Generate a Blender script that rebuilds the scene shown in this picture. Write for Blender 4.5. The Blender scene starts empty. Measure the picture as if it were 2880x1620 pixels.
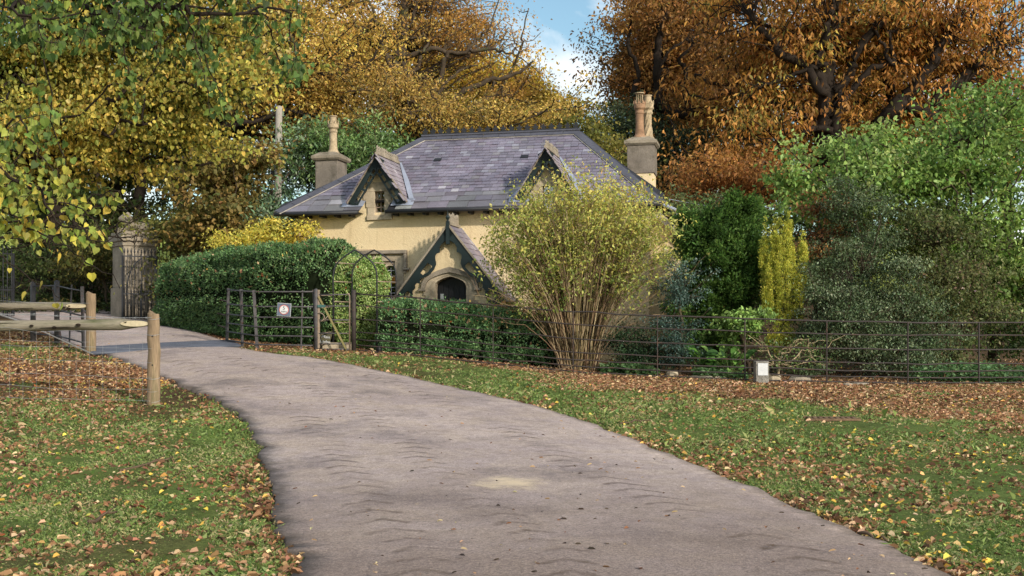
import bpy, math
import numpy as np
from mathutils import Vector, Matrix

F = 3234.0; HY = 900.0; CZ = 1.6            # focal length in photo pixels, horizon row, eye height
RNG = np.random.default_rng(7)
scene = bpy.context.scene
COL = scene.collection

def PX(px, py, Y): return np.array([(px-1440)/F*Y, Y, CZ+(HY-py)/F*Y])
def XW(px, Y): return (px-1440)/F*Y
def lin(r, g, b, k=1.0):
    c = np.array([r, g, b])/255.0
    return np.where(c <= .04045, c/12.92, ((c+.055)/1.055)**2.4)*k
def unit(v): return v/np.maximum(np.linalg.norm(v, axis=-1, keepdims=True), 1e-9)
def rnd_unit(n, rng): return unit(rng.normal(size=(n, 3)))

# ---------------------------------------------------------------- terrain
TP = np.array([(0,-15,0),(-12,-15,.1),(14,-15,-.1),(0,0,0),(-4,0,0),(4,0,0),(-14,0,.2),(16,0,-.1),(0,7,0),(3.2,7,-.02),(-3,7,.02),(-9,9,.12),(10,9,-.05),
 (-5.1,16.5,.38),(0,14,.14),(4,14,.05),(11,14,.05),(7.7,22.3,.33),(12,22.6,.34),(4.7,22.4,.40),(2.8,22.5,.46),(1.2,22.8,.54),(-.4,23.2,.68),(-1.9,23.5,.83),(-3.3,23.8,.93),
 (-6.5,24,1.0),(-9,22.5,.95),(-14,20,.95),(-8,29,1.3),(-11.3,34,1.65),(-16,34,1.75),(-20,25,1.4),(-1,28,.75),(4,28.5,.6),(9,29,.5),(0,36,1.1),(6,36,.9),(-8,37,1.7),
 (16,30,.6),(25,25,.4),(-30,35,2.2),(-30,15,1.0),(0,50,2.8),(20,50,2.4),(-20,55,3.6),(40,45,2.0),(-45,60,4.2),(0,80,6.5),(40,80,6),(-40,90,7.5),(0,140,12),(-90,140,13),(90,140,11),(-90,20,1.5),(90,20,1),(60,0,0),(-60,-15,.5),(60,-30,0),(-60,-40,0),(0,-40,0)], float)
def _k(r2): return .5*r2*np.log(np.maximum(r2, 1e-9))
_n = len(TP)
_A = np.zeros((_n+3, _n+3)); _d2 = ((TP[:, None, :2]-TP[None, :, :2])**2).sum(-1)
_A[:_n, :_n] = _k(_d2)+np.eye(_n)*.8
_A[:_n, _n] = 1; _A[:_n, _n+1:] = TP[:, :2]; _A[_n, :_n] = 1; _A[_n+1:, :_n] = TP[:, :2].T
_w = np.linalg.solve(_A, np.concatenate([TP[:, 2], [0, 0, 0]]))
def H(x, y):
    x = np.asarray(x, float); y = np.asarray(y, float); sh = np.broadcast(x, y).shape
    p = np.stack([np.broadcast_to(x, sh).ravel(), np.broadcast_to(y, sh).ravel()], -1)
    out = np.empty(len(p))
    for i in range(0, len(p), 20000):
        q = p[i:i+20000]
        out[i:i+20000] = _k(((q[:, None]-TP[None, :, :2])**2).sum(-1))@_w[:_n]+_w[_n]+q@_w[_n+1:]
    return out.reshape(sh) if sh else float(out[0])
def G(px, py):
    """where a line of sight through the photo meets the ground"""
    Y = np.linspace(3, 90, 1200); z = CZ+(HY-py)/F*Y; h = H((px-1440)/F*Y, Y)
    i = int(np.argmax(z < h)) if (z < h).any() else len(Y)-1
    a, b = Y[max(i-1, 0)], Y[i]
    for _ in range(18):
        m = (a+b)/2
        if CZ+(HY-py)/F*m < H((px-1440)/F*m, m): b = m
        else: a = m
    return np.array([(px-1440)/F*b, b, H((px-1440)/F*b, b)])

# ---------------------------------------------------------------- materials
MATS = {}
def new_mat(name):
    m = bpy.data.materials.new(name); m.use_nodes = True
    nt = m.node_tree; nt.nodes.clear()
    out = nt.nodes.new('ShaderNodeOutputMaterial')
    MATS[name] = m
    return m, nt, out
def N(nt, t, **kw):
    n = nt.nodes.new('ShaderNode'+t)
    for k, v in kw.items():
        if k.startswith('i_'): n.inputs[k[2:].replace('_', ' ')].default_value = v
        else: setattr(n, k, v)
    return n
def mixc(nt, fac, a, b, blend='MIX'):
    n = nt.nodes.new('ShaderNodeMix'); n.data_type = 'RGBA'; n.blend_type = blend
    for sock, val in ((n.inputs[0], fac), (n.inputs[6], a), (n.inputs[7], b)):
        if hasattr(val, 'links'): nt.links.new(val, sock)
        elif isinstance(val, (int, float)): sock.default_value = val
        else: sock.default_value = (*[float(x) for x in val][:3], 1)
    return n.outputs[2]
def ramp(nt, src, stops):
    r = nt.nodes.new('ShaderNodeValToRGB'); e = r.color_ramp.elements
    while len(e) < len(stops): e.new(.5)
    for el, (p, c) in zip(e, stops):
        el.position = p; el.color = (c, c, c, 1) if isinstance(c, (int, float)) else (*[float(x) for x in c], 1)
    nt.links.new(src, r.inputs[0]); return r.outputs[0]
def noise(nt, vec, scale, detail=4, rough=.6, dist=0.0):
    n = N(nt, 'TexNoise'); n.inputs['Scale'].default_value = scale; n.inputs['Detail'].default_value = detail
    n.inputs['Roughness'].default_value = rough; n.inputs['Distortion'].default_value = dist
    if vec is not None: nt.links.new(vec, n.inputs['Vector'])
    return n.outputs['Fac']
def surf(name, col, rough=.8, spec=.3, var=.35, vscale=3.0, fine=40.0, bump=.3, bscale=60.0, bdist=.01, dirt=None, metallic=0.0, attr=False, stretch=None):
    m, nt, out = new_mat(name)
    tc = N(nt, 'TexCoord'); v = tc.outputs['Object']
    if stretch:
        mp = N(nt, 'Mapping'); mp.inputs['Scale'].default_value = stretch; nt.links.new(v, mp.inputs[0]); v = mp.outputs[0]
    b = N(nt, 'BsdfPrincipled'); b.inputs['Roughness'].default_value = rough; b.inputs['Specular IOR Level'].default_value = spec; b.inputs['Metallic'].default_value = metallic
    if attr:
        a = N(nt, 'Attribute', attribute_name='Col'); base = a.outputs['Color']
    else:
        r = N(nt, 'RGB'); r.outputs[0].default_value = (*[float(x) for x in col], 1); base = r.outputs[0]
    n1 = ramp(nt, noise(nt, v, vscale, 5), [(.3, 1-var), (.7, 1+var*.6)])
    c = mixc(nt, 1.0, base, n1, 'MULTIPLY')
    n2 = ramp(nt, noise(nt, v, fine, 3), [(.3, 1-var*.5), (.7, 1+var*.4)])
    c = mixc(nt, 1.0, c, n2, 'MULTIPLY')
    if dirt is not None:
        dc, lo, hi, sc = dirt
        c = mixc(nt, ramp(nt, noise(nt, v, sc, 6, .7), [(lo, 0.0), (hi, 1.0)]), c, dc)
    nt.links.new(c, b.inputs['Base Color'])
    if bump:
        bp = N(nt, 'Bump'); bp.inputs['Strength'].default_value = bump; bp.inputs['Distance'].default_value = bdist
        nt.links.new(noise(nt, v, bscale, 5, .65), bp.inputs['Height']); nt.links.new(bp.outputs[0], b.inputs['Normal'])
    nt.links.new(b.outputs[0], out.inputs[0])
    return m
def leafmat(name, trans=.35, rough=.5, spec=.25):
    m, nt, out = new_mat(name)
    a = N(nt, 'Attribute', attribute_name='Col')
    b = N(nt, 'BsdfPrincipled'); b.inputs['Roughness'].default_value = rough; b.inputs['Specular IOR Level'].default_value = spec
    nt.links.new(a.outputs['Color'], b.inputs['Base Color'])
    t = N(nt, 'BsdfTranslucent')
    nt.links.new(mixc(nt, 1.0, a.outputs['Color'], (1.08, 1.05, .82), 'MULTIPLY'), t.inputs['Color'])
    mx = N(nt, 'MixShader'); mx.inputs[0].default_value = trans
    nt.links.new(b.outputs[0], mx.inputs[1]); nt.links.new(t.outputs[0], mx.inputs[2]); nt.links.new(mx.outputs[0], out.inputs[0])
    return m

M_LEAF = leafmat('leaf', .44, .55, .2)
M_GLOSS = leafmat('glossy_leaf', .25, .46, .32)
M_DRY = leafmat('dry_leaf', .2, .7, .15)
M_GRASS = leafmat('grass_blade', .3, .5, .25)
M_BARK = surf('bark', lin(78, 66, 54), .9, .15, .45, 4, 30, .6, 25, .03, dirt=(lin(86, 96, 62), .55, .75, 2.5))
M_DBARK = surf('dark_bark', lin(46, 38, 32), .9, .15, .4, 4, 30, .6, 25, .03)
M_TWIG = surf('twig_bark', lin(96, 78, 62), .8, .2, .4, 5, 30, .3, 40)
M_CANE = surf('cane_bark', lin(150, 128, 96), .8, .2, .45, 2, 20, .3, 40, attr=True)
M_STEM = surf('green_stem', lin(96, 112, 62), .7, .3, .3, 5, 30, .2, 40)
M_PALE = surf('pale_twig', lin(176, 156, 124), .85, .2, .4, 5, 30, .3, 40)
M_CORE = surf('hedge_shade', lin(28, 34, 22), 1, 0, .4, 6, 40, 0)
M_WALL = None
M_SLATE = surf('slate', None, .55, .35, .34, .9, 26, .35, 45, .006, attr=True, dirt=(lin(186, 182, 188), .66, .86, 9.0))
M_RIDGE = surf('ridge_tile', lin(82, 82, 92), .6, .35, .25, 3, 30, .25, 50, .004)
M_MORTAR = surf('mortar', lin(176, 168, 158), .9, .1, .3, 4, 40, .4, 60)
M_IRONB = surf('black_iron', lin(40, 40, 44), .55, .4, .3, 5, 60, .25, 90, .003)
M_IRON = surf('weathered_iron', lin(84, 80, 82), .6, .35, .4, 6, 60, .35, 90, .003, dirt=(lin(104, 66, 44), .56, .72, 5.0))
M_DIRON = surf('dark_estate_iron', lin(62, 54, 52), .65, .3, .35, 6, 60, .35, 90, .003, dirt=(lin(92, 62, 46), .55, .75, 4.0))
M_LIRON = surf('pale_gate_iron', lin(150, 132, 116), .6, .35, .35, 6, 60, .3, 90, .003, dirt=(lin(120, 92, 66), .5, .7, 6.0))  # paler iron tone for gate, hurdle, rungs and one casement
M_YIRON = surf('lichen_iron', lin(140, 130, 88), .8, .2, .4, 8, 60, .3, 90, .003, dirt=(lin(110, 90, 70), .5, .7, 8.0))
M_GREEN = surf('dark_green_paint', lin(31, 43, 44), .5, .4, .25, 3, 40, .2, 60, .003, dirt=(lin(120, 126, 120), .74, .82, 6.0))
M_STONE = surf('dressed_stone', lin(186, 170, 146), .9, .15, .3, 2.5, 30, .4, 40, .006, dirt=(lin(104, 94, 80), .5, .72, 3.5))
M_STONE_D = surf('weathered_stone', lin(152, 140, 124), .95, .12, .4, 1.8, 24, .6, 22, .02, dirt=(lin(182, 174, 160), .64, .72, 7.0))
M_CHIM = surf('grey_render', lin(128, 118, 108), .95, .12, .3, 2.0, 30, .7, 50, .012, dirt=(lin(84, 78, 68), .5, .72, 3.0))
M_CAP = surf('chimney_cap_stone', lin(146, 134, 118), .95, .12, .35, 2.5, 30, .5, 40, .012, dirt=(lin(96, 90, 74), .5, .7, 4.0))
M_POT_O = surf('orange_clay', lin(156, 122, 96), .8, .2, .3, 5, 40, .3, 60, dirt=(lin(110, 84, 66), .5, .72, 6.0))
M_POT_B = surf('buff_clay', lin(176, 156, 128), .85, .2, .3, 5, 40, .3, 60, dirt=(lin(120, 104, 84), .5, .72, 6.0))
M_LEAD = surf('lead', lin(150, 156, 172), .5, .4, .15, 3, 30, .15, 30)
M_RUST = surf('rusty_brown', lin(122, 98, 78), .9, .15, .4, 8, 50, .4, 60)
M_GRID = surf('grid_steel', lin(84, 88, 100), .55, .3, .3, 3, 40, .2, 60)
M_DOOR = surf('black_door', lin(26, 26, 30), .5, .4, .3, 8, 40, .2, 60)
M_PLASTIC = surf('grey_plastic', lin(140, 144, 146), .5, .4, .1, 5, 40, 0)
M_WHITE = surf('white_paint', lin(206, 206, 208), .6, .3, .12, 5, 40, .1, 60)
M_LOG = surf('weathered_log', lin(144, 134, 118), .85, .2, .45, 2.2, 22, .7, 30, .012, dirt=(lin(78, 82, 54), .50, .70, 2.2), stretch=(.35, 2.2, 2.2))
M_POST = surf('timber_post', lin(146, 124, 100), .85, .2, .4, 3, 22, .6, 30, .01, dirt=(lin(82, 84, 56), .52, .72, 2.0), stretch=(2.2, 2.2, .3))
M_CUT = surf('cut_timber', lin(184, 170, 142), .85, .2, .2, 5, 30, .3, 30)
M_WIRE = surf('galvanised_wire', lin(168, 168, 170), .45, .5, .2, 5, 30, 0, metallic=.4)
M_CONC = surf('pebbledash', lin(146, 140, 132), .95, .1, .35, 6, 70, .9, 90, .012, dirt=(lin(70, 66, 62), .55, .62, 60.0))
M_POLE = surf('pole_timber', lin(150, 142, 132), .9, .15, .25, 1.5, 25, .4, 30)
M_SIGNB = surf('slate_blue_sign', lin(92, 100, 118), .5, .35, .08, 4, 30, 0)
M_RED = surf('sign_red', lin(178, 96, 88), .5, .35, .08, 4, 30, 0)
M_INK = surf('dark_ink', lin(48, 50, 58), .6, .3, .05, 4, 30, 0)
M_GRAVE = surf('green_slate_plaque', lin(84, 80, 60), .8, .2, .3, 5, 30, .3, 40)
M_TEAL = surf('teal_plate', lin(66, 100, 98), .5, .3, .2, 5, 30, 0)
M_SHADE = None

def wall_mat():
    m, nt, out = new_mat('cream_roughcast')
    tc = N(nt, 'TexCoord'); v = tc.outputs['Object']
    b = N(nt, 'BsdfPrincipled'); b.inputs['Roughness'].default_value = .95; b.inputs['Specular IOR Level'].default_value = .1
    c = mixc(nt, ramp(nt, noise(nt, v, .9, 6, .65), [(.3, 0.0), (.75, 1.0)]), lin(230, 210, 172), lin(218, 194, 154))
    c = mixc(nt, ramp(nt, noise(nt, v, 14, 4), [(.35, .0), (.8, .35)]), c, lin(188, 162, 122))
    mp = N(nt, 'Mapping'); mp.inputs['Scale'].default_value = (3.5, 3.5, .35); nt.links.new(v, mp.inputs[0])
    c = mixc(nt, ramp(nt, noise(nt, mp.outputs[0], 1.6, 5, .7), [(.55, 0.0), (.8, .7)]), c, lin(156, 132, 98))
    # damp, greyer foot of the wall
    sx = N(nt, 'SeparateXYZ'); nt.links.new(v, sx.inputs[0])
    ad = N(nt, 'Math', operation='ADD'); nt.links.new(sx.outputs['Z'], ad.inputs[0])
    nz = N(nt, 'Math', operation='MULTIPLY'); nt.links.new(noise(nt, v, 3, 5), nz.inputs[0]); nz.inputs[1].default_value = .8
    nt.links.new(nz.outputs[0], ad.inputs[1])
    c = mixc(nt, ramp(nt, ad.outputs[0], [(.1, .6), (.75, 0.0)]), c, lin(168, 142, 112))
    nt.links.new(c, b.inputs['Base Color'])
    vo = N(nt, 'TexVoronoi'); vo.inputs['Scale'].default_value = 38; nt.links.new(v, vo.inputs['Vector'])
    ma = N(nt, 'Math', operation='ADD'); nt.links.new(vo.outputs['Distance'], ma.inputs[0]); nt.links.new(noise(nt, v, 34, 6, .7), ma.inputs[1])
    bp = N(nt, 'Bump'); bp.inputs['Strength'].default_value = .45; bp.inputs['Distance'].default_value = .012
    nt.links.new(ma.outputs[0], bp.inputs['Height']); nt.links.new(bp.outputs[0], b.inputs['Normal'])
    nt.links.new(b.outputs[0], out.inputs[0]); return m
M_WALL = wall_mat()
def glass_mat():
    m, nt, out = new_mat('old_glass')
    tr = N(nt, 'BsdfTransparent'); tr.inputs[0].default_value = (.55, .55, .5, 1)
    gl = N(nt, 'BsdfGlossy'); gl.inputs['Roughness'].default_value = .04; gl.inputs[0].default_value = (.8, .8, .8, 1)
    tc = N(nt, 'TexCoord'); bp = N(nt, 'Bump'); bp.inputs['Strength'].default_value = .25; bp.inputs['Distance'].default_value = .05
    nt.links.new(noise(nt, tc.outputs['Object'], 5, 2), bp.inputs['Height']); nt.links.new(bp.outputs[0], gl.inputs['Normal'])
    mx = N(nt, 'MixShader'); mx.inputs[0].default_value = .32
    nt.links.new(tr.outputs[0], mx.inputs[1]); nt.links.new(gl.outputs[0], mx.inputs[2]); nt.links.new(mx.outputs[0], out.inputs[0]); return m
M_GLASS = glass_mat()
def lamp_mat():
    m, nt, out = new_mat('lit_lampshade')
    b = N(nt, 'BsdfPrincipled'); b.inputs['Base Color'].default_value = (.6, .25, .08, 1)
    b.inputs['Emission Color'].default_value = (1, .42, .12, 1); b.inputs['Emission Strength'].default_value = .55
    nt.links.new(b.outputs[0], out.inputs[0]); return m
M_SHADE = lamp_mat()

SPILL = (-.03, 10.5)
def road_mat():
    m, nt, out = new_mat('worn_asphalt')
    uv = N(nt, 'UVMap', uv_map='UVMap'); v = uv.outputs[0]
    tc = N(nt, 'TexCoord'); o = tc.outputs['Object']
    b = N(nt, 'BsdfPrincipled'); b.inputs['Roughness'].default_value = .85; b.inputs['Specular IOR Level'].default_value = .25
    c = mixc(nt, ramp(nt, noise(nt, o, .45, 6, .6), [(.3, 0.0), (.7, 1.0)]), lin(156, 140, 137), lin(194, 176, 170))
    c = mixc(nt, ramp(nt, noise(nt, o, 1.5, 6, .7, .6), [(.42, 0.0), (.72, .7)]), c, lin(190, 170, 150))
    c = mixc(nt, ramp(nt, noise(nt, o, .7, 6, .68), [(.52, 0.0), (.68, .75)]), c, lin(112, 102, 102))
    c = mixc(nt, ramp(nt, noise(nt, o, 7, 6, .75), [(.5, 0.0), (.72, .6)]), c, lin(112, 98, 90))
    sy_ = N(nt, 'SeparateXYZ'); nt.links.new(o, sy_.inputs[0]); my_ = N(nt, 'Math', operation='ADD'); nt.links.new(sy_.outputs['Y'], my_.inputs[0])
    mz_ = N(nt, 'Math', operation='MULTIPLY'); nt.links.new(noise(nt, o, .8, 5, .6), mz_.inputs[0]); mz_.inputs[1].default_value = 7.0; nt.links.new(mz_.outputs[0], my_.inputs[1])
    near_dark = N(nt, 'MapRange'); near_dark.inputs['From Min'].default_value = 10.5; near_dark.inputs['From Max'].default_value = 15.5; near_dark.inputs['To Min'].default_value = .75; near_dark.inputs['To Max'].default_value = 0.0; nt.links.new(my_.outputs[0], near_dark.inputs['Value'])
    c = mixc(nt, near_dark.outputs[0], c, lin(130, 112, 102))  # foreground shade painted in as muddy brown, fading with distance
    # stone grain
    c = mixc(nt, 1.0, c, ramp(nt, noise(nt, o, 28, 4, .8), [(.3, .6), (.7, 1.35)]), 'MULTIPLY')
    c = mixc(nt, 1.0, c, ramp(nt, noise(nt, o, 75, 3, .8), [(.3, .55), (.7, 1.4)]), 'MULTIPLY')
    c = mixc(nt, ramp(nt, noise(nt, o, 55, 2), [(.66, 0.0), (.74, .7)]), c, lin(205, 194, 184))
    c = mixc(nt, ramp(nt, noise(nt, o, 26, 3), [(.25, .7), (.34, 0.0)]), c, lin(70, 62, 58))
    # pale muddy spills, one broad sandy smear in mid drive
    c = mixc(nt, ramp(nt, noise(nt, o, 2.3, 7, .75, .4), [(.64, 0.0), (.75, .7)]), c, lin(206, 182, 150))
    sp_ = N(nt, 'Mapping'); sp_.inputs['Location'].default_value = (-SPILL[0]/.42, -SPILL[1]/.55, 0); sp_.inputs['Scale'].default_value = (1/.42, 1/.55, 0); nt.links.new(o, sp_.inputs[0])
    ln_ = N(nt, 'VectorMath', operation='LENGTH'); nt.links.new(sp_.outputs[0], ln_.inputs[0])
    sa_ = N(nt, 'Math', operation='ADD'); nt.links.new(ln_.outputs['Value'], sa_.inputs[0])
    sb_ = N(nt, 'Math', operation='MULTIPLY'); nt.links.new(noise(nt, o, 4, 8, .8), sb_.inputs[0]); sb_.inputs[1].default_value = 2.6; nt.links.new(sb_.outputs[0], sa_.inputs[1])
    sc_ = N(nt, 'Math', operation='MULTIPLY'); nt.links.new(sa_.outputs[0], sc_.inputs[0]); sc_.inputs[1].default_value = .4
    c = mixc(nt, ramp(nt, sc_.outputs[0], [(.58, .8), (.86, 0.0)]), c, lin(220, 198, 166))
    # dark tread marks of tractor tyres along two wheel lanes
    sx = N(nt, 'SeparateXYZ'); nt.links.new(v, sx.inputs[0])
    def math(op, a, bb, cl=False):
        n = N(nt, 'Math', operation=op, use_clamp=cl)
        for s, val in ((n.inputs[0], a), (n.inputs[1], bb)):
            if hasattr(val, 'links'): nt.links.new(val, s)
            else: s.default_value = val
        return n.outputs[0]
    def lane(centre, half, sgn, freq):
        d = math('ABSOLUTE', math('SUBTRACT', sx.outputs['X'], centre), 0)
        mask = ramp(nt, d, [(half*.75, 1.0), (half, 0.0)])
        ph = math('ADD', math('MULTIPLY', sx.outputs['Y'], freq), math('MULTIPLY', d, sgn))
        ph = math('ADD', ph, math('MULTIPLY', noise(nt, o, 2.5, 3), 1.0))
        w = ramp(nt, math('SINE', ph, 0), [(.55, 0.0), (.95, 1.0)])
        return math('MULTIPLY', w, mask)
    tr = math('ADD', lane(.78, .24, 13.0, 17.0), math('ADD', lane(3.25, .24, 13.0, 17.0), lane(1.7, .2, 13.0, 18.0), True), True)
    tr = math('MULTIPLY', tr, ramp(nt, noise(nt, o, 12, 4, .7), [(.34, .1), (.6, 1.0)]))
    patch = ramp(nt, noise(nt, o, .55, 3), [(.36, 0.0), (.56, .85)])
    c = mixc(nt, math('MULTIPLY', tr, patch), c, lin(92, 76, 66))
    # dirt along both edges
    e1 = ramp(nt, math('ADD', sx.outputs['X'], math('MULTIPLY', noise(nt, o, 5, 7, .75), .5)), [(.24, .75), (.40, 0.0)])
    c = mixc(nt, e1, c, lin(86, 76, 68))
    z = N(nt, 'UVMap', uv_map='EdgeDist'); sz = N(nt, 'SeparateXYZ'); nt.links.new(z.outputs[0], sz.inputs[0])
    e2 = ramp(nt, math('ADD', sz.outputs['X'], math('MULTIPLY', noise(nt, o, 5, 7, .75), .5)), [(.24, .7), (.40, 0.0)])
    c = mixc(nt, e2, c, lin(92, 82, 72))
    nt.links.new(c, b.inputs['Base Color'])
    bp = N(nt, 'Bump'); bp.inputs['Strength'].default_value = .7; bp.inputs['Distance'].default_value = .012
    nt.links.new(math('ADD', noise(nt, o, 60, 5, .8), math('MULTIPLY', tr, -.5)), bp.inputs['Height']); nt.links.new(bp.outputs[0], b.inputs['Normal'])
    nt.links.new(b.outputs[0], out.inputs[0]); return m
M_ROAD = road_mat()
def ground_mat():
    m, nt, out = new_mat('meadow_soil')
    tc = N(nt, 'TexCoord'); o = tc.outputs['Object']
    a = N(nt, 'Attribute', attribute_name='Col')
    b = N(nt, 'BsdfPrincipled'); b.inputs['Roughness'].default_value = .95; b.inputs['Specular IOR Level'].default_value = .1
    c = mixc(nt, 1.0, a.outputs['Color'], ramp(nt, noise(nt, o, 1.3, 6, .65), [(.3, .65), (.7, 1.3)]), 'MULTIPLY')
    c = mixc(nt, 1.0, c, ramp(nt, noise(nt, o, 22, 5, .7), [(.3, .6), (.7, 1.35)]), 'MULTIPLY')
    c = mixc(nt, ramp(nt, noise(nt, o, 4.5, 6, .7), [(.58, 0.0), (.7, .55)]), c, lin(98, 78, 54))
    nt.links.new(c, b.inputs['Base Color'])
    bp = N(nt, 'Bump'); bp.inputs['Strength'].default_value = .8; bp.inputs['Distance'].default_value = .04
    nt.links.new(noise(nt, o, 30, 6, .7), bp.inputs['Height']); nt.links.new(bp.outputs[0], b.inputs['Normal'])
    nt.links.new(b.outputs[0], out.inputs[0]); return m
M_GROUND = ground_mat()

# ---------------------------------------------------------------- object helpers
LOCAL = set()
def tag(o, label=None, cat=None, group=None, kind=None):
    for k, v in (('label', label), ('category', cat), ('group', group), ('kind', kind)):
        if v: o[k] = v
    return o
def thing(name, loc, label, cat, group=None):
    o = bpy.data.objects.new(name, None); COL.objects.link(o)
    o.location = [float(x) for x in loc]; o.empty_display_size = .2
    return tag(o, label, cat, group)
def top(o):
    while o.parent: o = o.parent
    return o
def link(name, me, mat, parent=None, off=None):
    o = bpy.data.objects.new(name, me); COL.objects.link(o)
    if mat: me.materials.append(mat)
    if parent: o.parent = parent
    elif off is not None: o.location = [float(x) for x in off]
    return o
def offset_for(parent, off):
    if parent is not None:
        t = top(parent)
        return np.zeros(3) if t.name in LOCAL else np.array(t.location)
    return np.zeros(3) if off is None else np.asarray(off, float)
def arrays_mesh(name, V, Q, C=None, smooth=False):
    """V (n,3) vertices, Q (m,4) quads, C (m,3) face colours"""
    me = bpy.data.meshes.new(name); n, m = len(V), len(Q)
    me.vertices.add(n); me.vertices.foreach_set('co', np.ascontiguousarray(V, np.float32).ravel())
    me.loops.add(m*4); me.loops.foreach_set('vertex_index', np.ascontiguousarray(Q, np.int32).ravel())
    me.polygons.add(m); me.polygons.foreach_set('loop_start', np.arange(m, dtype=np.int32)*4)
    me.update(calc_edges=True)
    if C is not None:
        a = me.attributes.new('Col', 'FLOAT_COLOR', 'FACE')
        a.data.foreach_set('color', np.concatenate([C, np.ones((m, 1))], 1).astype(np.float32).ravel())
    if smooth: me.polygons.foreach_set('use_smooth', np.ones(m, bool))
    me.update()
    return me
def quads(name, V, C, mat, parent=None, off=None):
    V = V-offset_for(parent, off)
    me = arrays_mesh(name, V.reshape(-1, 3), np.arange(len(V)*4).reshape(-1, 4), C)
    return link(name, me, mat, parent, off)

class MB:
    def __init__(s): s.v = []; s.f = []; s.c = []
    def add(s, vs, fs, col=(1, 1, 1)):
        k = len(s.v); s.v += [tuple(map(float, p)) for p in vs]; s.f += [[i+k for i in f] for f in fs]; s.c += [tuple(col)]*len(fs)
        return s
    def box(s, c, size, R=None, col=(1, 1, 1)):
        h = np.array(size)/2; R = np.eye(3) if R is None else np.asarray(R)
        vs = [np.asarray(c)+R@(h*np.array([x, y, z])) for x in (-1, 1) for y in (-1, 1) for z in (-1, 1)]
        return s.add(vs, [(0, 1, 3, 2), (4, 6, 7, 5), (0, 4, 5, 1), (2, 3, 7, 6), (0, 2, 6, 4), (1, 5, 7, 3)], col)
    def rect(s, a, b, col=(1, 1, 1)):
        a = np.array(a, float); b = np.array(b, float); return s.box((a+b)/2, np.abs(b-a), None, col)
    def beam(s, p, q, w, h=None, up=(0, 0, 1), col=(1, 1, 1)):
        p = np.asarray(p, float); q = np.asarray(q, float); h = w if h is None else h
        d = q-p; L = np.linalg.norm(d); d /= L; x = np.cross(d, up)
        if np.linalg.norm(x) < 1e-4: x = np.cross(d, (1, 0, 0))
        x /= np.linalg.norm(x); z = np.cross(x, d)
        return s.box((p+q)/2, (w, L, h), np.stack([x, d, z], 1), col)
    def tube(s, P, r, n=8, cap=True, col=(1, 1, 1)):
        P = np.asarray(P, float); r = np.broadcast_to(np.asarray(r, float), (len(P),))
        T = unit(np.gradient(P, axis=0)); x = np.cross(T[0], (0, 0, 1) if abs(T[0][2]) < .9 else (1, 0, 0)); x /= np.linalg.norm(x)
        rings = []; a = np.arange(n)/n*2*math.pi
        for i in range(len(P)):
            x = x-T[i]*(x@T[i]); x /= np.linalg.norm(x); y = np.cross(T[i], x)
            rings.append(P[i]+r[i]*(np.cos(a)[:, None]*x+np.sin(a)[:, None]*y))
        vs = np.concatenate(rings); fs = []
        for i in range(len(P)-1):
            for j in range(n): fs.append((i*n+j, i*n+(j+1) % n, (i+1)*n+(j+1) % n, (i+1)*n+j))
        if cap: fs += [tuple(range(n))[::-1], tuple((len(P)-1)*n+j for j in range(n))]
        return s.add(vs, fs, col)
    def lathe(s, prof, c, n=16, twist=0, ribs=0, col=(1, 1, 1)):
        vs = []; fs = []; c = np.asarray(c, float)
        for i, (r, z) in enumerate(prof):
            for j in range(n):
                a = j/n*2*math.pi+twist*z
                rr = r*(1+(.07*math.cos(ribs*j/n*2*math.pi) if ribs else 0))
                vs.append(c+np.array([rr*math.cos(a), rr*math.sin(a), z]))
        for i in range(len(prof)-1):
            for j in range(n): fs.append((i*n+j, i*n+(j+1) % n, (i+1)*n+(j+1) % n, (i+1)*n+j))
        fs += [tuple(range(n))[::-1], tuple((len(prof)-1)*n+j for j in range(n))]
        return s.add(vs, fs, col)
    def prism(s, poly, o, ax, ay, az, col=(1, 1, 1)):
        """2-D outline poly in axes ax, ay at origin o, pulled along vector az"""
        o, ax, ay, az = (np.asarray(t, float) for t in (o, ax, ay, az)); n = len(poly)
        a = [o+x*ax+y*ay for x, y in poly]; b = [p+az for p in a]
        fs = [tuple(range(n)), tuple(range(2*n-1, n-1, -1))]+[(i, i+n, (i+1) % n+n, (i+1) % n) for i in range(n)]
        return s.add(a+b, fs, col)
    def build(s, name, mat, parent=None, off=None, smooth=False, bevel=0.0):
        o3 = offset_for(parent, off)
        me = bpy.data.meshes.new(name); me.from_pydata([tuple(np.array(p)-o3) for p in s.v], [], s.f); me.update()
        a = me.attributes.new('Col', 'FLOAT_COLOR', 'FACE')
        a.data.foreach_set('color', np.concatenate([np.array(s.c), np.ones((len(s.c), 1))], 1).astype(np.float32).ravel())
        if smooth: me.polygons.foreach_set('use_smooth', np.ones(len(me.polygons), bool))
        ob = link(name, me, mat, parent, off)
        if bevel:
            bv = ob.modifiers.new('Bevel', 'BEVEL'); bv.width = bevel; bv.segments = 2; bv.limit_method = 'ANGLE'
        return ob

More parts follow.
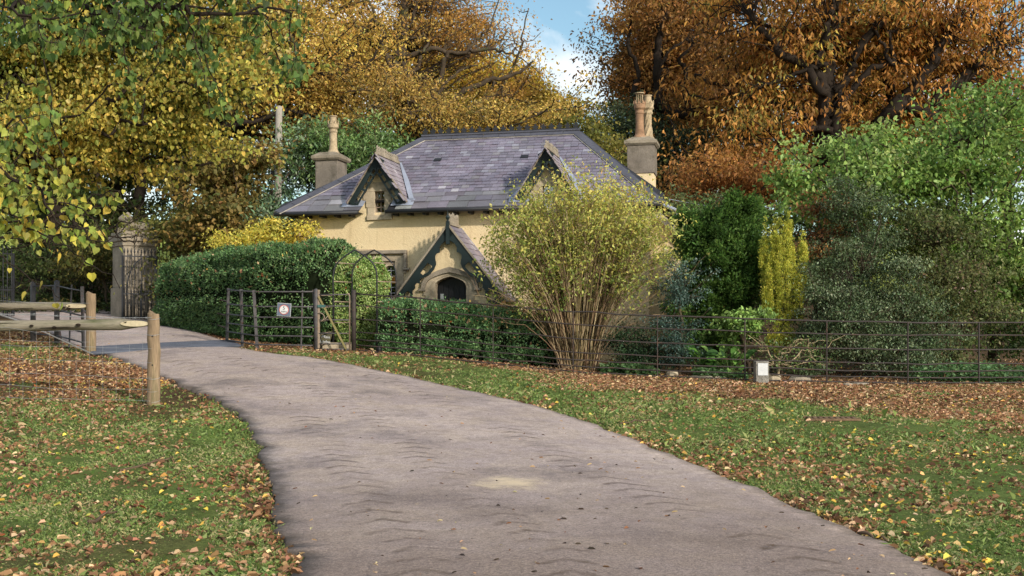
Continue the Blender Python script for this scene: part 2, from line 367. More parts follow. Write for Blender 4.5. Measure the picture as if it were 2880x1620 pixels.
# ---------------------------------------------------------------- foliage helpers
def leaf_quads(P, L, D, Nn, ratio=.5, fold=.18, hexa=False, curl=0.0):
    L = np.broadcast_to(L, (len(P),))[:, None]; S = unit(np.cross(D, Nn)); Nn = np.cross(S, D); w = L*ratio*.5
    tip = P+D*L-Nn*L*curl
    if not hexa:
        m = P+D*L*.45
        return np.stack([P, m+S*w+Nn*w*fold*2, tip, m-S*w+Nn*w*fold*2], 1)
    a = P+D*L*.22; b = P+D*L*.66-Nn*L*curl*.4
    r1 = a+S*w+Nn*w*fold*2; r2 = b+S*w*.8+Nn*w*fold*2; l1 = a-S*w+Nn*w*fold*2; l2 = b-S*w*.8+Nn*w*fold*2
    return np.concatenate([np.stack([P, r1, r2, tip], 1), np.stack([P, tip, l2, l1], 1)], 0)
def pick(pal, n, rng, clump=None, k=.5):
    """leaf colours: pal rows are (r,g,b,weight) in photo values; clump (n,) in 0..1 leans the pick to one end of the palette"""
    pal = np.array(pal, float); w = pal[:, 3]/pal[:, 3].sum(); cum = np.cumsum(w)
    u = rng.random(n)
    if clump is not None: u = np.clip(u*(1-k)+clump*k, 0, .9999)
    i = np.searchsorted(cum, u).clip(0, len(pal)-1)
    c = np.stack([lin(*p[:3]) for p in pal])[i]*1.12; g = c@np.array([.3, .6, .1]); c = c*.90+g[:, None]*.10
    return np.clip(c*rng.normal(1, .14, (n, 1)).clip(.5, 1.6)*rng.normal(1, .06, (n, 3)), .004, .9)

def smooth_path(P, n):
    """Catmull-Rom through the points"""
    P = np.asarray(P, float); t = np.linspace(0, len(P)-1.0001, n); i = t.astype(int); f = (t-i)[:, None]
    Pe = np.concatenate([[2*P[0]-P[1]], P, [2*P[-1]-P[-2]]])
    p0, p1, p2, p3 = Pe[i], Pe[i+1], Pe[i+2], Pe[i+3]
    return .5*((2*p1)+(p2-p0)*f+(2*p0-5*p1+4*p2-p3)*f**2+(3*p1-p0-3*p2+p3)*f**3)
def mst(trunk, tips, bf, extra=()):
    """joins every tip to the growing tree where that is cheapest (length plus bf times the way to the root)"""
    pts = [*map(np.asarray, trunk)]; par = [-1]+list(range(len(trunk)-1)); pl = [0.0]
    for i in range(1, len(trunk)): pl.append(pl[-1]+np.linalg.norm(pts[i]-pts[i-1]))
    for poly in extra:
        q = np.asarray(poly, float); j = int(np.argmin(np.linalg.norm(np.array(pts)-q[0], axis=1)))
        for p in q: pts.append(p); par.append(j); pl.append(pl[j]+np.linalg.norm(p-pts[j])); j = len(pts)-1
    nt_ = len(pts)
    n = len(tips); best = np.full(n, 1e9); bp = np.zeros(n, int)
    for i in range(max(1, int(len(trunk)*.35)), nt_):
        c = np.linalg.norm(tips-pts[i], axis=1)+bf*pl[i]*.6; m = c < best; best[m] = c[m]; bp[m] = i
    left = np.ones(n, bool)
    for _ in range(n):
        j = int(np.argmin(np.where(left, best, 1e12))); left[j] = False
        k = len(pts); pts.append(tips[j]); par.append(int(bp[j])); pl.append(pl[bp[j]]+np.linalg.norm(tips[j]-pts[bp[j]]))
        c = np.linalg.norm(tips-tips[j], axis=1)+bf*pl[k]; m = left & (c < best); best[m] = c[m]; bp[m] = k
    return np.array(pts), np.array(par)
def limbs(pts, par, rbase, rtip, rng, wob=.05, sides=5, ex=.5, rmin=None):
    """one swept tube per run of branch"""
    n = len(pts); kids = [[] for _ in range(n)]
    for i in range(1, n): kids[par[i]].append(i)
    size = np.ones(n)
    order = np.argsort([-len(k) for k in kids])
    depth = np.zeros(n, int)
    for i in range(1, n):
        d = i; c = 0
        while par[d] >= 0: d = par[d]; c += 1
        depth[i] = c
    for i in np.argsort(-depth):
        if par[i] >= 0: size[par[i]] += size[i]
    rad = rtip+(rbase-rtip)*((size-1)/max(size[0]-1, 1))**ex
    if rmin is not None: rad[:len(rmin)] = np.maximum(rad[:len(rmin)], rmin)
    Vs = []; Qs = []; k = 0
    stack = [(0, None)]
    while stack:
        s, pre = stack.pop(); ch = [] if pre is None else [pre]; cur = s
        while True:
            ch.append(cur)
            if not kids[cur]: break
            nx = max(kids[cur], key=lambda t: size[t])
            for o in kids[cur]:
                if o != nx: stack.append((o, cur))
            cur = nx
        if len(ch) < 2: continue
        P = pts[ch].copy(); r = rad[ch].copy()
        if pre is not None: r[0] = min(r[0], r[1]*1.25)
        # smooth the run and give it small kinks
        t = np.arange(len(P)); tt = np.linspace(0, len(P)-1, (len(P)-1)*3+1)
        Pe = np.concatenate([[2*P[0]-P[1]], P, [2*P[-1]-P[-2]]])
        i0 = np.minimum(tt.astype(int), len(P)-2); f = (tt-i0)[:, None]
        p0, p1, p2, p3 = Pe[i0], Pe[i0+1], Pe[i0+2], Pe[i0+3]
        Q = .5*((2*p1)+(p2-p0)*f+(2*p0-5*p1+4*p2-p3)*f**2+(3*p1-p0-3*p2+p3)*f**3)
        seg = np.linalg.norm(np.diff(P, axis=0), axis=1).mean()
        jit = rng.normal(0, wob*seg, Q.shape); jit[0] = 0; jit[::3] *= .3; Q = Q+jit
        R = np.interp(tt, t, r)
        ns = sides if R.max() < rbase*.3 else max(sides, 8)
        T = unit(np.gradient(Q, axis=0)); x = np.cross(T, np.array([.31, .2, .93])); bad = np.linalg.norm(x, axis=1) < .05; x[bad] = np.cross(T[bad], [1, 0, 0]); x = unit(x); y = np.cross(T, x)
        a = np.arange(ns)/ns*2*math.pi
        V = Q[:, None]+R[:, None, None]*(np.cos(a)[None, :, None]*x[:, None]+np.sin(a)[None, :, None]*y[:, None])
        m = len(Q); ii = np.arange(m-1)[:, None]*ns; jj = np.arange(ns)[None]
        q = np.stack([ii+jj, ii+(jj+1) % ns, ii+ns+(jj+1) % ns, ii+ns+jj], -1).reshape(-1, 4)+k
        Vs.append(V.reshape(-1, 3)); Qs.append(q); k += m*ns
    return np.concatenate(Vs), np.concatenate(Qs)
def ball(c, r, n, rng, p=.45):
    return np.asarray(c)+rnd_unit(n, rng)*np.asarray(r)*(rng.random((n, 1))**p)
def E(px, py, rx, ry, Y, rd, w=1.0): return (PX(px, py, Y), np.array([rx*Y/F, rd, ry*Y/F]), w)

def thin(P, void, rng):
    """drops leaves from openings in a crown: (photo column, row, half width, half height, share dropped)"""
    keep = np.ones(len(P), bool); px = 1440+F*P[:, 0]/P[:, 1]; py = HY-F*(P[:, 2]-CZ)/P[:, 1]
    for x, y, a, b, f in void: keep &= (((px-x)/a)**2+((py-y)/b)**2 > 1) | (rng.random(len(P)) > f)
    return keep
def tree(name, label, cat, base, trunk, ell, tips, nper, size, pal, rbase, seed, spread=.55, ratio=.5, mat=None, bark=None, group=None,
         droop=.25, up=.35, bf=.35, rtip=.012, hexa=False, wob=.06, part='crown', along=.5, flat=.5, curl=.1, arms=(), clk=.7, gap=.0, ex=.5, back=0.0, pad=1.7, ppt=6, rag=.12, void=()):
    """arms: authored limbs as (photo polyline, distance, radius). Tips gather in flattened pads so that light tops, dark undersides and gaps read."""
    rng = np.random.default_rng(seed)
    ell = [(e[0]+np.array([0, back, 0]), e[1], e[2]) for e in ell]
    w = np.array([e[2]*np.prod(e[1])**(2/3) for e in ell]); w /= w.sum(); T = []; tone = []
    for e, k in zip(ell, w):
        n = max(3, int(tips*k)); m = max(2, n//ppt)
        c = ball(e[0], e[1]*(1+rng.normal(0, rag, (m, 1))), m, rng, .38); a = rng.integers(0, m, n); pt_ = rng.random(m); psz = rng.uniform(.6, 1.25, m)
        T.append(c[a]+rng.normal(0, 1, (n, 3))*np.array([pad, pad, pad*.34])*spread*psz[a][:, None]); tone.append(np.clip(pt_[a]*.75+rng.random(n)*.25, 0, 1))
    T = np.concatenate(T); tone = np.concatenate(tone)
    T[:, 2] = np.maximum(T[:, 2], H(T[:, 0], T[:, 1])+.15)
    base = np.array([base[0], base[1], H(base[0], base[1])-.08])
    tr = [base]+[np.asarray(t, float) for t in trunk]
    full = [tr[0]]
    for a, b in zip(tr[:-1], tr[1:]):
        m = max(1, int(np.linalg.norm(b-a)/.9))
        for i in range(1, m+1): full.append(a+(b-a)*i/m+rng.normal(0, rbase*.12, 3)*(i < m))
    extra = []; rmin = [0.0]*len(full)
    for poly, Y, r in arms:
        q = smooth_path(np.array([PX(a, b, Y) for a, b in poly]), len(poly)*2); q[1:-1] += rng.normal(0, .07, q[1:-1].shape); extra.append(q); rmin += list(np.linspace(r, r*.3, len(q)))
    # tips are re-ordered while joining, so remember their tone by place
    pts, par = mst(full, T, bf, extra); k0 = len(full)+sum(len(q) for q in extra)
    key = {tuple(np.round(t, 5)): v for t, v in zip(T, tone)}
    ton = np.full(len(pts), .5); ton[k0:] = [key[tuple(np.round(p, 5))] for p in pts[k0:]]
    root = thing(name, base, label, cat, group)
    V, Q = limbs(pts, par, rbase, rtip, rng, wob, ex=ex, rmin=np.array(rmin))
    link('trunk', arrays_mesh('trunk', V-base, Q, None, True), bark or M_BARK, root)
    tipi = np.arange(k0, len(pts))
    if gap: tipi = tipi[rng.random(len(tipi)) > gap]
    cnt = rng.poisson(nper*rng.uniform(.35, 1.5, len(tipi))).clip(2); idx = np.repeat(tipi, cnt); n = len(idx)
    f = rng.random((n, 1))*along*(rng.random((n, 1)) < .6)
    seg = pts[par[idx]]-pts[idx]; sl = np.linalg.norm(seg, axis=1, keepdims=True); seg = seg*np.minimum(1, 1.6*max(spread, .1)/np.maximum(sl, 1e-6))
    c = pts[idx]+seg*f; ss = (spread*rng.uniform(.55, 1.15, len(pts)))[idx][:, None]
    P = c+rng.normal(0, 1, (n, 3))*np.array([1, 1, flat])*ss*.8
    D = unit(rnd_unit(n, rng)+(P-c)/max(spread, .01)*.4+np.array([0, 0, -droop*2]))
    Nn = unit(rnd_unit(n, rng)+np.array([0, 0, up*2.2]))
    L = size*rng.uniform(.6, 1.25, n)
    C = pick(pal, n, rng, ton[idx], clk)*rng.uniform(.72, 1.24, len(pts))[idx][:, None]
    keep = thin(P, void, rng); P, L, D, Nn, C = P[keep], L[keep], D[keep], Nn[keep], C[keep]
    Vq = leaf_quads(P, L, D, Nn, ratio, .18, hexa, curl)
    if hexa: C = np.concatenate([C, C])
    quads(part, Vq, C, mat or M_LEAF, root)
    return root

# ================================================================ GROUND AND ROAD
def resample(P, n):
    P = np.asarray(P, float); d = np.concatenate([[0], np.cumsum(np.linalg.norm(np.diff(P, axis=0), axis=1))])
    t = np.linspace(0, d[-1], n); return np.stack([np.interp(t, d, P[:, i]) for i in range(P.shape[1])], 1)
LPX = [(830,1620),(793,1520),(770,1400),(745,1290),(715,1220),(670,1165),(610,1126),(560,1104),(500,1082),(420,1047),(330,1012),(262,990)]
RPX = [(2650,1620),(2400,1500),(2200,1420),(2000,1330),(1800,1250),(1640,1190),(1480,1140),(1300,1099),(1110,1055),(890,1011),(770,997),(676,982)]
RL = np.array([G(*p)[:2] for p in LPX]); RR = np.array([G(*p)[:2] for p in RPX])
RL = np.concatenate([[(-1.5, -14), (-1.75, -4), (-1.55, 3)], RL]); RR = np.concatenate([[(2.9, -14), (2.75, -4), (2.72, 3)], RR])
# on the far side of the grid the drive climbs between the gate pillars and bends away
gl = [G(255,985)[:2], G(180,962)[:2], (-13.4, 31.5), (-17.5, 36.5), (-25, 41)]
gr = [G(650,966)[:2], G(520,925)[:2], (-9.6, 31.5), (-13.2, 37.5), (-22, 45)]
def road(name, A, B, n, lift):
    a = smooth_path(A, n); b = smooth_path(B, n); m = 18
    e = np.linspace(0, 1, m); wob = RNG.normal(0, .06, (n, 2)); 
    k = np.ones(4)/4; wob = np.stack([np.convolve(wob[:, i], k, 'same') for i in (0, 1)], 1)
    d = unit(b-a); a = a+d*wob[:, :1]; b = b+d*wob[:, 1:]
    XY = a[:, None]+(b-a)[:, None]*e[None, :, None]
    Z = H(XY[..., 0], XY[..., 1])+lift+.05*(1-(2*e[None]-1)**2)
    width = np.linalg.norm(b-a, axis=1); cen = (a+b)/2
    s = np.concatenate([[0], np.cumsum(np.linalg.norm(np.diff(cen, axis=0), axis=1))])
    V = np.concatenate([XY, Z[..., None]], -1)
    sk0 = V[:, :1].copy(); sk0[..., 2] -= .09; sk0[:, 0, :2] -= d*.03; sk1 = V[:, -1:].copy(); sk1[..., 2] -= .09; sk1[:, 0, :2] += d*.03
    V = np.concatenate([sk0, V, sk1], 1); M = m+2
    U = np.concatenate([[-.03], e, [1.0]])[None]*width[:, None]
    W = np.broadcast_to(s[:, None], U.shape); ED = width[:, None]-U
    i = np.arange(n-1)[:, None]*M; j = np.arange(M-1)[None]
    Q = np.stack([i+j, i+j+1, i+M+j+1, i+M+j], -1).reshape(-1, 4)
    me = arrays_mesh(name, V.reshape(-1, 3), Q, None, True)
    for nm, arr in (('UVMap', np.stack([U, W], -1)), ('EdgeDist', np.stack([ED, W], -1))):
        uv = me.uv_layers.new(name=nm); uv.data.foreach_set('uv', arr.reshape(-1, 2)[Q.ravel()].astype(np.float32).ravel())
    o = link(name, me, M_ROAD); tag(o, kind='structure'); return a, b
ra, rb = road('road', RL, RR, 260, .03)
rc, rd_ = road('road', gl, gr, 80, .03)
ROADPOLY = [np.concatenate([ra, rb[::-1]]), np.concatenate([rc, rd_[::-1]])]
def in_poly(x, y, P):
    inside = np.zeros(len(x), bool); j = len(P)-1
    for i in range(len(P)):
        xi, yi = P[i]; xj, yj = P[j]
        if yi != yj:
            c = ((yi > y) != (yj > y)) & (x < (xj-xi)*(y-yi)/(yj-yi)+xi); inside ^= c
        j = i
    return inside
def on_road(x, y, grow=0.0):
    m = np.zeros(len(x), bool)
    for P in ROADPOLY: m |= in_poly(x, y, P)
    return m

# the estate fence's line, post by post (x, y)
FPX = [(995,24.0),(1182,23.6),(1387,23.2),(1612,22.8),(1849,22.6),(2095,22.4),(2325,22.35),(2553,22.3),(2753,22.5),(2960,22.6),(3170,22.8)]
FENCE = np.array([(XW(px, Y), Y) for px, Y in FPX])
def fence_y(x): return np.interp(x, FENCE[:, 0], FENCE[:, 1])

def vnoise(x, y, sc, seed):
    """cheap smooth value noise"""
    r = np.random.default_rng(seed).random((64, 64)); x = np.asarray(x)/sc+100; y = np.asarray(y)/sc+100
    i = np.floor(x).astype(int); j = np.floor(y).astype(int); f = x-i; g = y-j; f = f*f*(3-2*f); g = g*g*(3-2*g)
    a = r[i % 64, j % 64]; b = r[(i+1) % 64, j % 64]; c = r[i % 64, (j+1) % 64]; d = r[(i+1) % 64, (j+1) % 64]
    return (a*(1-f)+b*f)*(1-g)+(c*(1-f)+d*f)*g
_gx = np.arange(-14, 18, .1); _gy = np.arange(3, 28, .1)
_E = np.concatenate([resample(ra, 420), resample(rb, 420)]); _E = _E[(_E[:, 1] > 2) & (_E[:, 1] < 29)]
_ED = np.stack([np.sqrt(((np.stack([np.full(len(_gy), gx), _gy], 1)[:, None]-_E[None])**2).sum(-1).min(1)) for gx in _gx])
def edge_dist(x, y):
    """metres to the nearest edge of the drive"""
    i = np.clip(np.rint((np.asarray(x)-_gx[0])/.1).astype(int), 0, len(_gx)-1); j = np.clip(np.rint((np.asarray(y)-_gy[0])/.1).astype(int), 0, len(_gy)-1)
    return _ED[i, j]
SOIL0 = np.array([G(-80,1065)[:2], G(200,1062)[:2], G(420,1080)[:2]])
def soil_amount(x, y):
    """bare trodden ground: the strip by the log fence, under the shrubs, along the verge"""
    x = np.asarray(x, float); y = np.asarray(y, float)
    yc = np.interp(x, SOIL0[:, 0], SOIL0[:, 1]); s = np.exp(-((y-yc)/2.1)**2)*(x < -4.4)*(x > -16)
    n = vnoise(x, y, .7, 3)*.6+vnoise(x, y, .23, 4)*.4
    n2 = vnoise(x, y, 1.6, 5)
    s = s*1.5+np.clip((n2-.62)*3, 0, .5)*(x < 0)
    behind = np.clip((y-fence_y(x)-.05)/.3, 0, 1)*(x > -3.5)*(y < 40)
    verge = np.clip(1.15-edge_dist(x, y)/(.04+.42*vnoise(x, y, .9, 6)), 0, 1)*np.clip(n*2.2-.2, 0, 1)
    s = np.maximum(np.maximum(s*np.clip(n*2.4-.35, 0, 1), behind*.95), verge*.9)
    s = np.maximum(s, np.clip((y-26)/2, 0, 1)*.9*(x < -3.5)*(y < 46))
    return np.clip(s, 0, 1)
def litter_amount(x, y):
    """how thickly the fallen leaves lie"""
    d = fence_y(x)-y; right = x > -3.2
    nz = vnoise(x, y, 1.1, 8)*.55+vnoise(x, y, .4, 9)*.45
    band = np.exp(-((d-.25)/.55)**2)*1.0+np.exp(-((d-1.7)/1.7)**2)*np.clip((x-.0)/3.0, 0, 1)*2.0+np.exp(-((d-4.6)/1.8)**2)*np.clip((x-5.2)/2, 0, 1)*2.0
    r = (band*np.clip(nz*2.6-.55, .05, 1.4)+.10*np.clip(nz*3-1.0, .1, 1.5))*right
    r += np.where(right & (d < -.1), .45*np.clip(1+d/1.6, 0, 1), 0)
    left = (x < -2)
    l = .10*np.clip(nz*3-.9, .05, 1.6)
    l = l+np.exp(-((y-19.5)/2.6)**2)*1.1*np.clip(nz*2.2-.3, .1, 1)*(x < -5.5)
    l = np.maximum(l, ((x < -2.9) & (y > 23.2) & (y < 30))*.75*np.clip(nz*2.4-.4, .05, 1))
    ed = .15*np.exp(-(edge_dist(x, y)/.28)**2)*np.clip(nz*3-.9, 0, 1.3)
    return np.where(right, r, np.where(left, l, .1))+ed

def build_ground():
    def axis(lo, hi, near, step, g):
        a = [0.0]
        st = step
        while a[-1] < hi: 
            st = step if a[-1] < near[1] else st*g; a.append(a[-1]+st)
        b = [0.0]; st = step
        while b[-1] > lo:
            st = step if b[-1] > near[0] else st*g; b.append(b[-1]-st)
        return np.array(b[:0:-1]+a)
    xs = axis(-320, 320, (-16, 14), .22, 1.12); ys = axis(-60, 520, (0, 31), .22, 1.1)
    X, Y = np.meshgrid(xs, ys, indexing='ij'); Z = H(X, np.minimum(Y, 160))+np.clip(Y-160, 0, None)*.03
    rough = (vnoise(X, Y, .8, 11)-.5)*.05+(vnoise(X, Y, .3, 12)-.5)*.03
    r = on_road(X.ravel(), Y.ravel()).reshape(X.shape)
    near = r.copy()
    for ax in (0, 1):
        for s in (-1, 1): near |= np.roll(r, s, ax) | np.roll(r, 2*s, ax)
    Z = Z+np.where(near, -.025, rough)
    V = np.stack([X, Y, Z], -1).reshape(-1, 3); n, m = X.shape
    i = np.arange(n-1)[:, None]*m; j = np.arange(m-1)[None]
    Q = np.stack([i+j, i+m+j, i+m+j+1, i+j+1], -1).reshape(-1, 4)
    cen = V[Q].mean(1); x, y = cen[:, 0], cen[:, 1]
    s = soil_amount(x, y)[:, None]; lt = np.clip(litter_amount(x, y)*.7, 0, .8)[:, None]
    g = lin(98, 114, 58)*(1-.3*vnoise(x, y, 1.3, 21)[:, None])
    c = g*(1-s)+lin(88, 68, 50)*s; c = c*(1-lt)+lin(132, 94, 62)*lt
    far = np.clip((y-50)/15, 0, 1)[:, None]; c = c*(1-far)+lin(150, 160, 70)*far
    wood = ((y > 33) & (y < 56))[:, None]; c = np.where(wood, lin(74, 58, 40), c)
    o = link('ground', arrays_mesh('ground', V, Q, c, True), M_GROUND); tag(o, kind='structure')
build_ground()

def sample_visible(n, y0, y1, rng, pw=1.0, pad=1.5):
    """points over the visible part of the lawn, thinning with distance"""
    n = int(n*pad/1.08); u = rng.random(n); Y = y0*(y1/y0)**u if pw == 1.0 else (y0**(1-pw)+u*(y1**(1-pw)-y0**(1-pw)))**(1/(1-pw))
    X = (rng.random(n)*2-1)*pad*1440/F*Y
    return X, Y
def build_grass():
    rng = np.random.default_rng(31)
    X, Y = sample_visible(900000, 5.6, 25, rng)
    d = fence_y(X)-Y
    keep = ~on_road(X, Y) & (rng.random(len(X)) > soil_amount(X, Y)*.93) & ((X < -3) | (d > -.6)) & (rng.random(len(X)) > .7*np.clip(litter_amount(X, Y), 0, 1)) & ((X > -3.6) | (Y < 24.3))
    tuft = vnoise(X, Y, .5, 41)*.6+vnoise(X, Y, .15, 42)*.4
    keep &= rng.random(len(X)) < np.clip(tuft*1.4+.25, .5, 1)
    X, Y, tuft = X[keep], Y[keep], tuft[keep]; n = len(X)
    P = np.stack([X, Y, H(X, Y)-.01], 1)
    L = rng.uniform(.016, .05, n)*(.5+.9*tuft)*np.clip(Y/12, .9, 1.4); tall = rng.random(n) < .006; L[tall] *= 2.4
    D = unit(rng.normal(0, .65, (n, 3))+np.array([0, 0, 1.0])); D[:, 2] = np.abs(D[:, 2]); Nn = rnd_unit(n, rng)
    w = np.clip(Y/9, .8, 2.6)*.0028
    S = unit(np.cross(D, Nn))*w[:, None]; m = P+D*(L*.55)[:, None]; tip = P+D*L[:, None]+np.stack([rng.normal(0, .4, n)*L, rng.normal(0, .4, n)*L, -.15*L], 1)
    V = np.stack([P-S, P+S, tip+S*.2, m-S*.8], 1)
    C = pick([(112,132,64,3),(94,116,52,3),(134,148,78,2),(172,156,108,1.6),(82,100,48,1.8)], n, rng, vnoise(X, Y, .9, 43), .4)
    o = quads('grass', V, C, M_GRASS); tag(o, 'short mown green grass of the lawns beside the drive', 'grass', kind='stuff')
build_grass()
DEADPAL = [(180,138,98,3),(156,112,78,3),(126,88,60,2.6),(202,168,128,1.8),(94,68,50,2.2),(206,158,76,.7),(210,182,90,.35),(170,102,56,1.3)]
def build_litter():
    rng = np.random.default_rng(32)
    X, Y = sample_visible(560000, 5.6, 30, rng, .6)
    keep = ~on_road(X, Y) & (rng.random(len(X)) < litter_amount(X, Y)*.9)
    X, Y = X[keep], Y[keep]; n = len(X)
    P = np.stack([X, Y, H(X, Y)+rng.uniform(-.004, .03, n)], 1)
    a = rng.uniform(0, 6.28, n); D = unit(np.stack([np.cos(a), np.sin(a), rng.normal(0, .3, n)], 1)); Nn = unit(np.stack([rng.normal(0, .5, n), rng.normal(0, .5, n), np.ones(n)], 1))
    V = leaf_quads(P, rng.uniform(.026, .07, n)*np.clip(rng.normal(1, .25, n), .5, 1.5), D, Nn, .62, .34, True, .45)
    C = pick(DEADPAL, n, rng, vnoise(X, Y, 1.5, 51), .35)
    o = quads('fallen_leaves', V, np.concatenate([C, C]), M_DRY); tag(o, 'brown and yellow autumn leaves scattered over grass and verges', 'fallen leaves', kind='stuff')
    # yellow lime leaves lying singly on the grass
    X, Y = sample_visible(1500, 5.8, 22, rng, .9)
    k = ~on_road(X, Y) & ((X > 0) | (rng.random(len(X)) < .3)); X, Y = X[k], Y[k]; n = len(X)
    P = np.stack([X, Y, H(X, Y)+rng.uniform(.012, .04, n)], 1); a = rng.uniform(0, 6.28, n); D = np.stack([np.cos(a), np.sin(a), rng.normal(0, .2, n)], 1); Nn = unit(np.stack([rng.normal(0, .4, n), rng.normal(0, .4, n), np.ones(n)], 1))
    V = leaf_quads(P, rng.uniform(.035, .068, n), unit(D), Nn, .85, .2, True, .3)
    C = pick([(232,190,60,3),(222,168,60,2),(200,190,80,1),(228,176,110,2),(180,96,48,1)], n, rng)
    o = quads('fallen_leaves', V, np.concatenate([C, C]), M_DRY); tag(o, 'single bright yellow leaves lying on the green grass', 'fallen leaves', kind='stuff')
    # bits of leaf, straw and clods on the tarmac
    X, Y = sample_visible(1100, 6.2, 24, rng, .9, .8); k = on_road(X, Y); X, Y = X[k], Y[k]
    k = rng.random(len(X)) < .35+.65*(vnoise(X, Y, .8, 52) > .6); X, Y = X[k], Y[k]; n = len(X)
    P = np.stack([X, Y, H(X, Y)+.083], 1); a = rng.uniform(0, 6.28, n); D = unit(np.stack([np.cos(a), np.sin(a), rng.normal(0, .12, n)], 1)); Nn = unit(np.stack([rng.normal(0, .3, n), rng.normal(0, .3, n), np.ones(n)], 1))
    V = leaf_quads(P, rng.uniform(.012, .06, n), D, Nn, .5, .25, True, .15)
    C = pick([(122,84,58,3),(88,70,58,2.4),(186,150,110,2.4),(204,176,134,1.4),(62,52,46,1.2)], n, rng)
    o = quads('road_debris', V, np.concatenate([C, C]), M_DRY); tag(o, 'dark clods, straw and leaf scraps on the tarmac drive', 'debris', kind='stuff')
build_litter()

# ================================================================ THE HOUSE (own axes: u along the front, v into the house, w up)
W, D, EV = 9.01, 5.9, 3.52
OH = .38; RV = 2.95; RW = 5.778; SL = (RW-EV)/(RV+OH)
HOUSE = thing('cottage', (-5.52, 29.4, .8), 'cream rendered lodge cottage with purple slate roof, gabled dormers and porch', 'cottage')
HOUSE.rotation_euler = (Matrix.Rotation(math.radians(-12), 4, 'Z')@Matrix.Rotation(math.radians(-.41), 4, 'Y')).to_euler()
LOCAL.add(HOUSE.name)
hrng = np.random.default_rng(5)
def wall_cells(mb, us, ws, holes, f, skip=lambda u, w: False):
    """rectangular wall panel cut round its openings; f(u, w) gives the 3-D point"""
    us = sorted(set([*us]+[h[0] for h in holes]+[h[1] for h in holes])); ws = sorted(set([*ws]+[h[2] for h in holes]+[h[3] for h in holes]))
    for a, b in zip(us[:-1], us[1:]):
        for c, d in zip(ws[:-1], ws[1:]):
            mu, mw = (a+b)/2, (c+d)/2
            if any(h[0] < mu < h[1] and h[2] < mw < h[3] for h in holes): continue
            mb.add([f(a, c), f(b, c), f(b, d), f(a, d)], [(0, 1, 2, 3)])
fr = lambda v: (lambda u, w: (u, v, w))
DORM = [2.27, 6.56]                                             # dormer centres
WIN = [(c-.16, c+.16, 3.49, 4.12) for c in DORM]
GF = (1.95, 2.72, 1.30, 2.28)                                   # ground floor window opening
mb = MB()
wall_cells(mb, [0, W], [-.7, EV-.02], [(a, b, c, EV) for a, b, c, d in WIN]+[GF], fr(0))
mb.add([(W, 0, -.7), (W, D, -.7), (W, D, EV), (W, 0, EV)], [(0, 1, 2, 3)]); mb.add([(0, D, -.7), (0, 0, -.7), (0, 0, EV), (0, D, EV)], [(0, 1, 2, 3)]); mb.add([(W, D, -.7), (0, D, -.7), (0, D, EV), (W, D, EV)], [(0, 1, 2, 3)])
for a, b, c, d in [GF]:
    for q in ([(a, 0, c), (b, 0, c), (b, .25, c), (a, .25, c)], [(a, 0, d), (a, .25, d), (b, .25, d), (b, 0, d)], [(a, 0, c), (a, .25, c), (a, .25, d), (a, 0, d)], [(b, 0, c), (b, 0, d), (b, .25, d), (b, .25, c)]): mb.add(q, [(0, 1, 2, 3)])
mb.add([(0, 0.02, 1.0), (W, 0.02, 1.0), (W, D-.02, 1.0), (0, D-.02, 1.0)], [(0, 1, 2, 3)])
WALL = mb.build('wall', M_WALL, HOUSE)

# ---- slates
def clip(poly, a, b, c):
    """keeps a*x+b*y<=c"""
    out = []
    for i in range(len(poly)):
        p, q = poly[i], poly[(i+1) % len(poly)]; dp = a*p[0]+b*p[1]-c; dq = a*q[0]+b*q[1]-c
        if dp <= 0: out.append(p)
        if dp*dq < 0: t = dp/(dp-dq); out.append((p[0]+(q[0]-p[0])*t, p[1]+(q[1]-p[1])*t))
    return out
SLC = [lin(124,118,132), lin(118,113,128), lin(130,124,138), lin(124,115,130), lin(110,106,118), lin(142,140,152), lin(132,128,134), lin(118,109,122)]
def slate_plane(mb, o, ax, ay, halfplanes, smax, tmax, rows, wid, skip=None, pale=0.0, old=True):
    o, ax, ay = (np.asarray(t, float) for t in (o, ax, ay)); nz = np.cross(ax, ay); t = 0.0; i = 0
    while t < tmax:
        e = rows[min(i, len(rows)-1)]; s = -hrng.random()*.3
        while s < smax:
            w = hrng.uniform(.34, .56)*(1 if i < 3 else .85) if i < len(rows)-2 and old else wid*hrng.uniform(.97, 1.03)
            poly = [(s+.004, t), (s+w-.004, t), (s+w-.004, t+e+.03), (s+.004, t+e+.03)]
            c0 = (s+w/2, t+e/2)
            for hp in halfplanes:
                poly = clip(poly, *hp)
                if len(poly) < 3: break
            if len(poly) >= 3 and not (skip and skip(*c0)):
                j = hrng.normal(0, .0025 if i >= len(rows)-2 else .006); tl = hrng.normal(0, .002)
                lift = lambda q: .020+j+tl*(q[0]-c0[0])*4-.016*(q[1]-t)/(e+.03)
                P = [o+ax*q[0]+ay*q[1]+nz*lift(q) for q in poly]
                dep = .022 if i < len(rows)-2 else .012
                B = [p-nz*dep for p in P]; n = len(P)
                col = SLC[hrng.choice(8, p=[.25,.2,.15,.14,.08,.05,.05,.08])]*hrng.normal(1, .06)
                if hrng.random() < .025: col = lin(168, 164, 172)*hrng.uniform(.8, 1.05)
                if i < len(rows)-2 and old: col = (col*hrng.uniform(.72, 1.0))*(1-.25*hrng.random()*np.array([.3, 0, .6]))
                if pale: col = col*(1-pale)+lin(176, 160, 158)*pale
                mb.add(P+B, [tuple(range(n))]+[(k, k+n, (k+1) % n+n, (k+1) % n) for k in range(n)], col)
            s += w
        t += e; i += 1
ROWS = [.33, .27, .22, .185, .165]
cs = 1/math.sqrt(1+SL*SL); UPF = np.array([0, cs, SL*cs]); SLEN = (RV+OH)/cs
UL, UR = 2.5, 6.92                                              # ridge ends
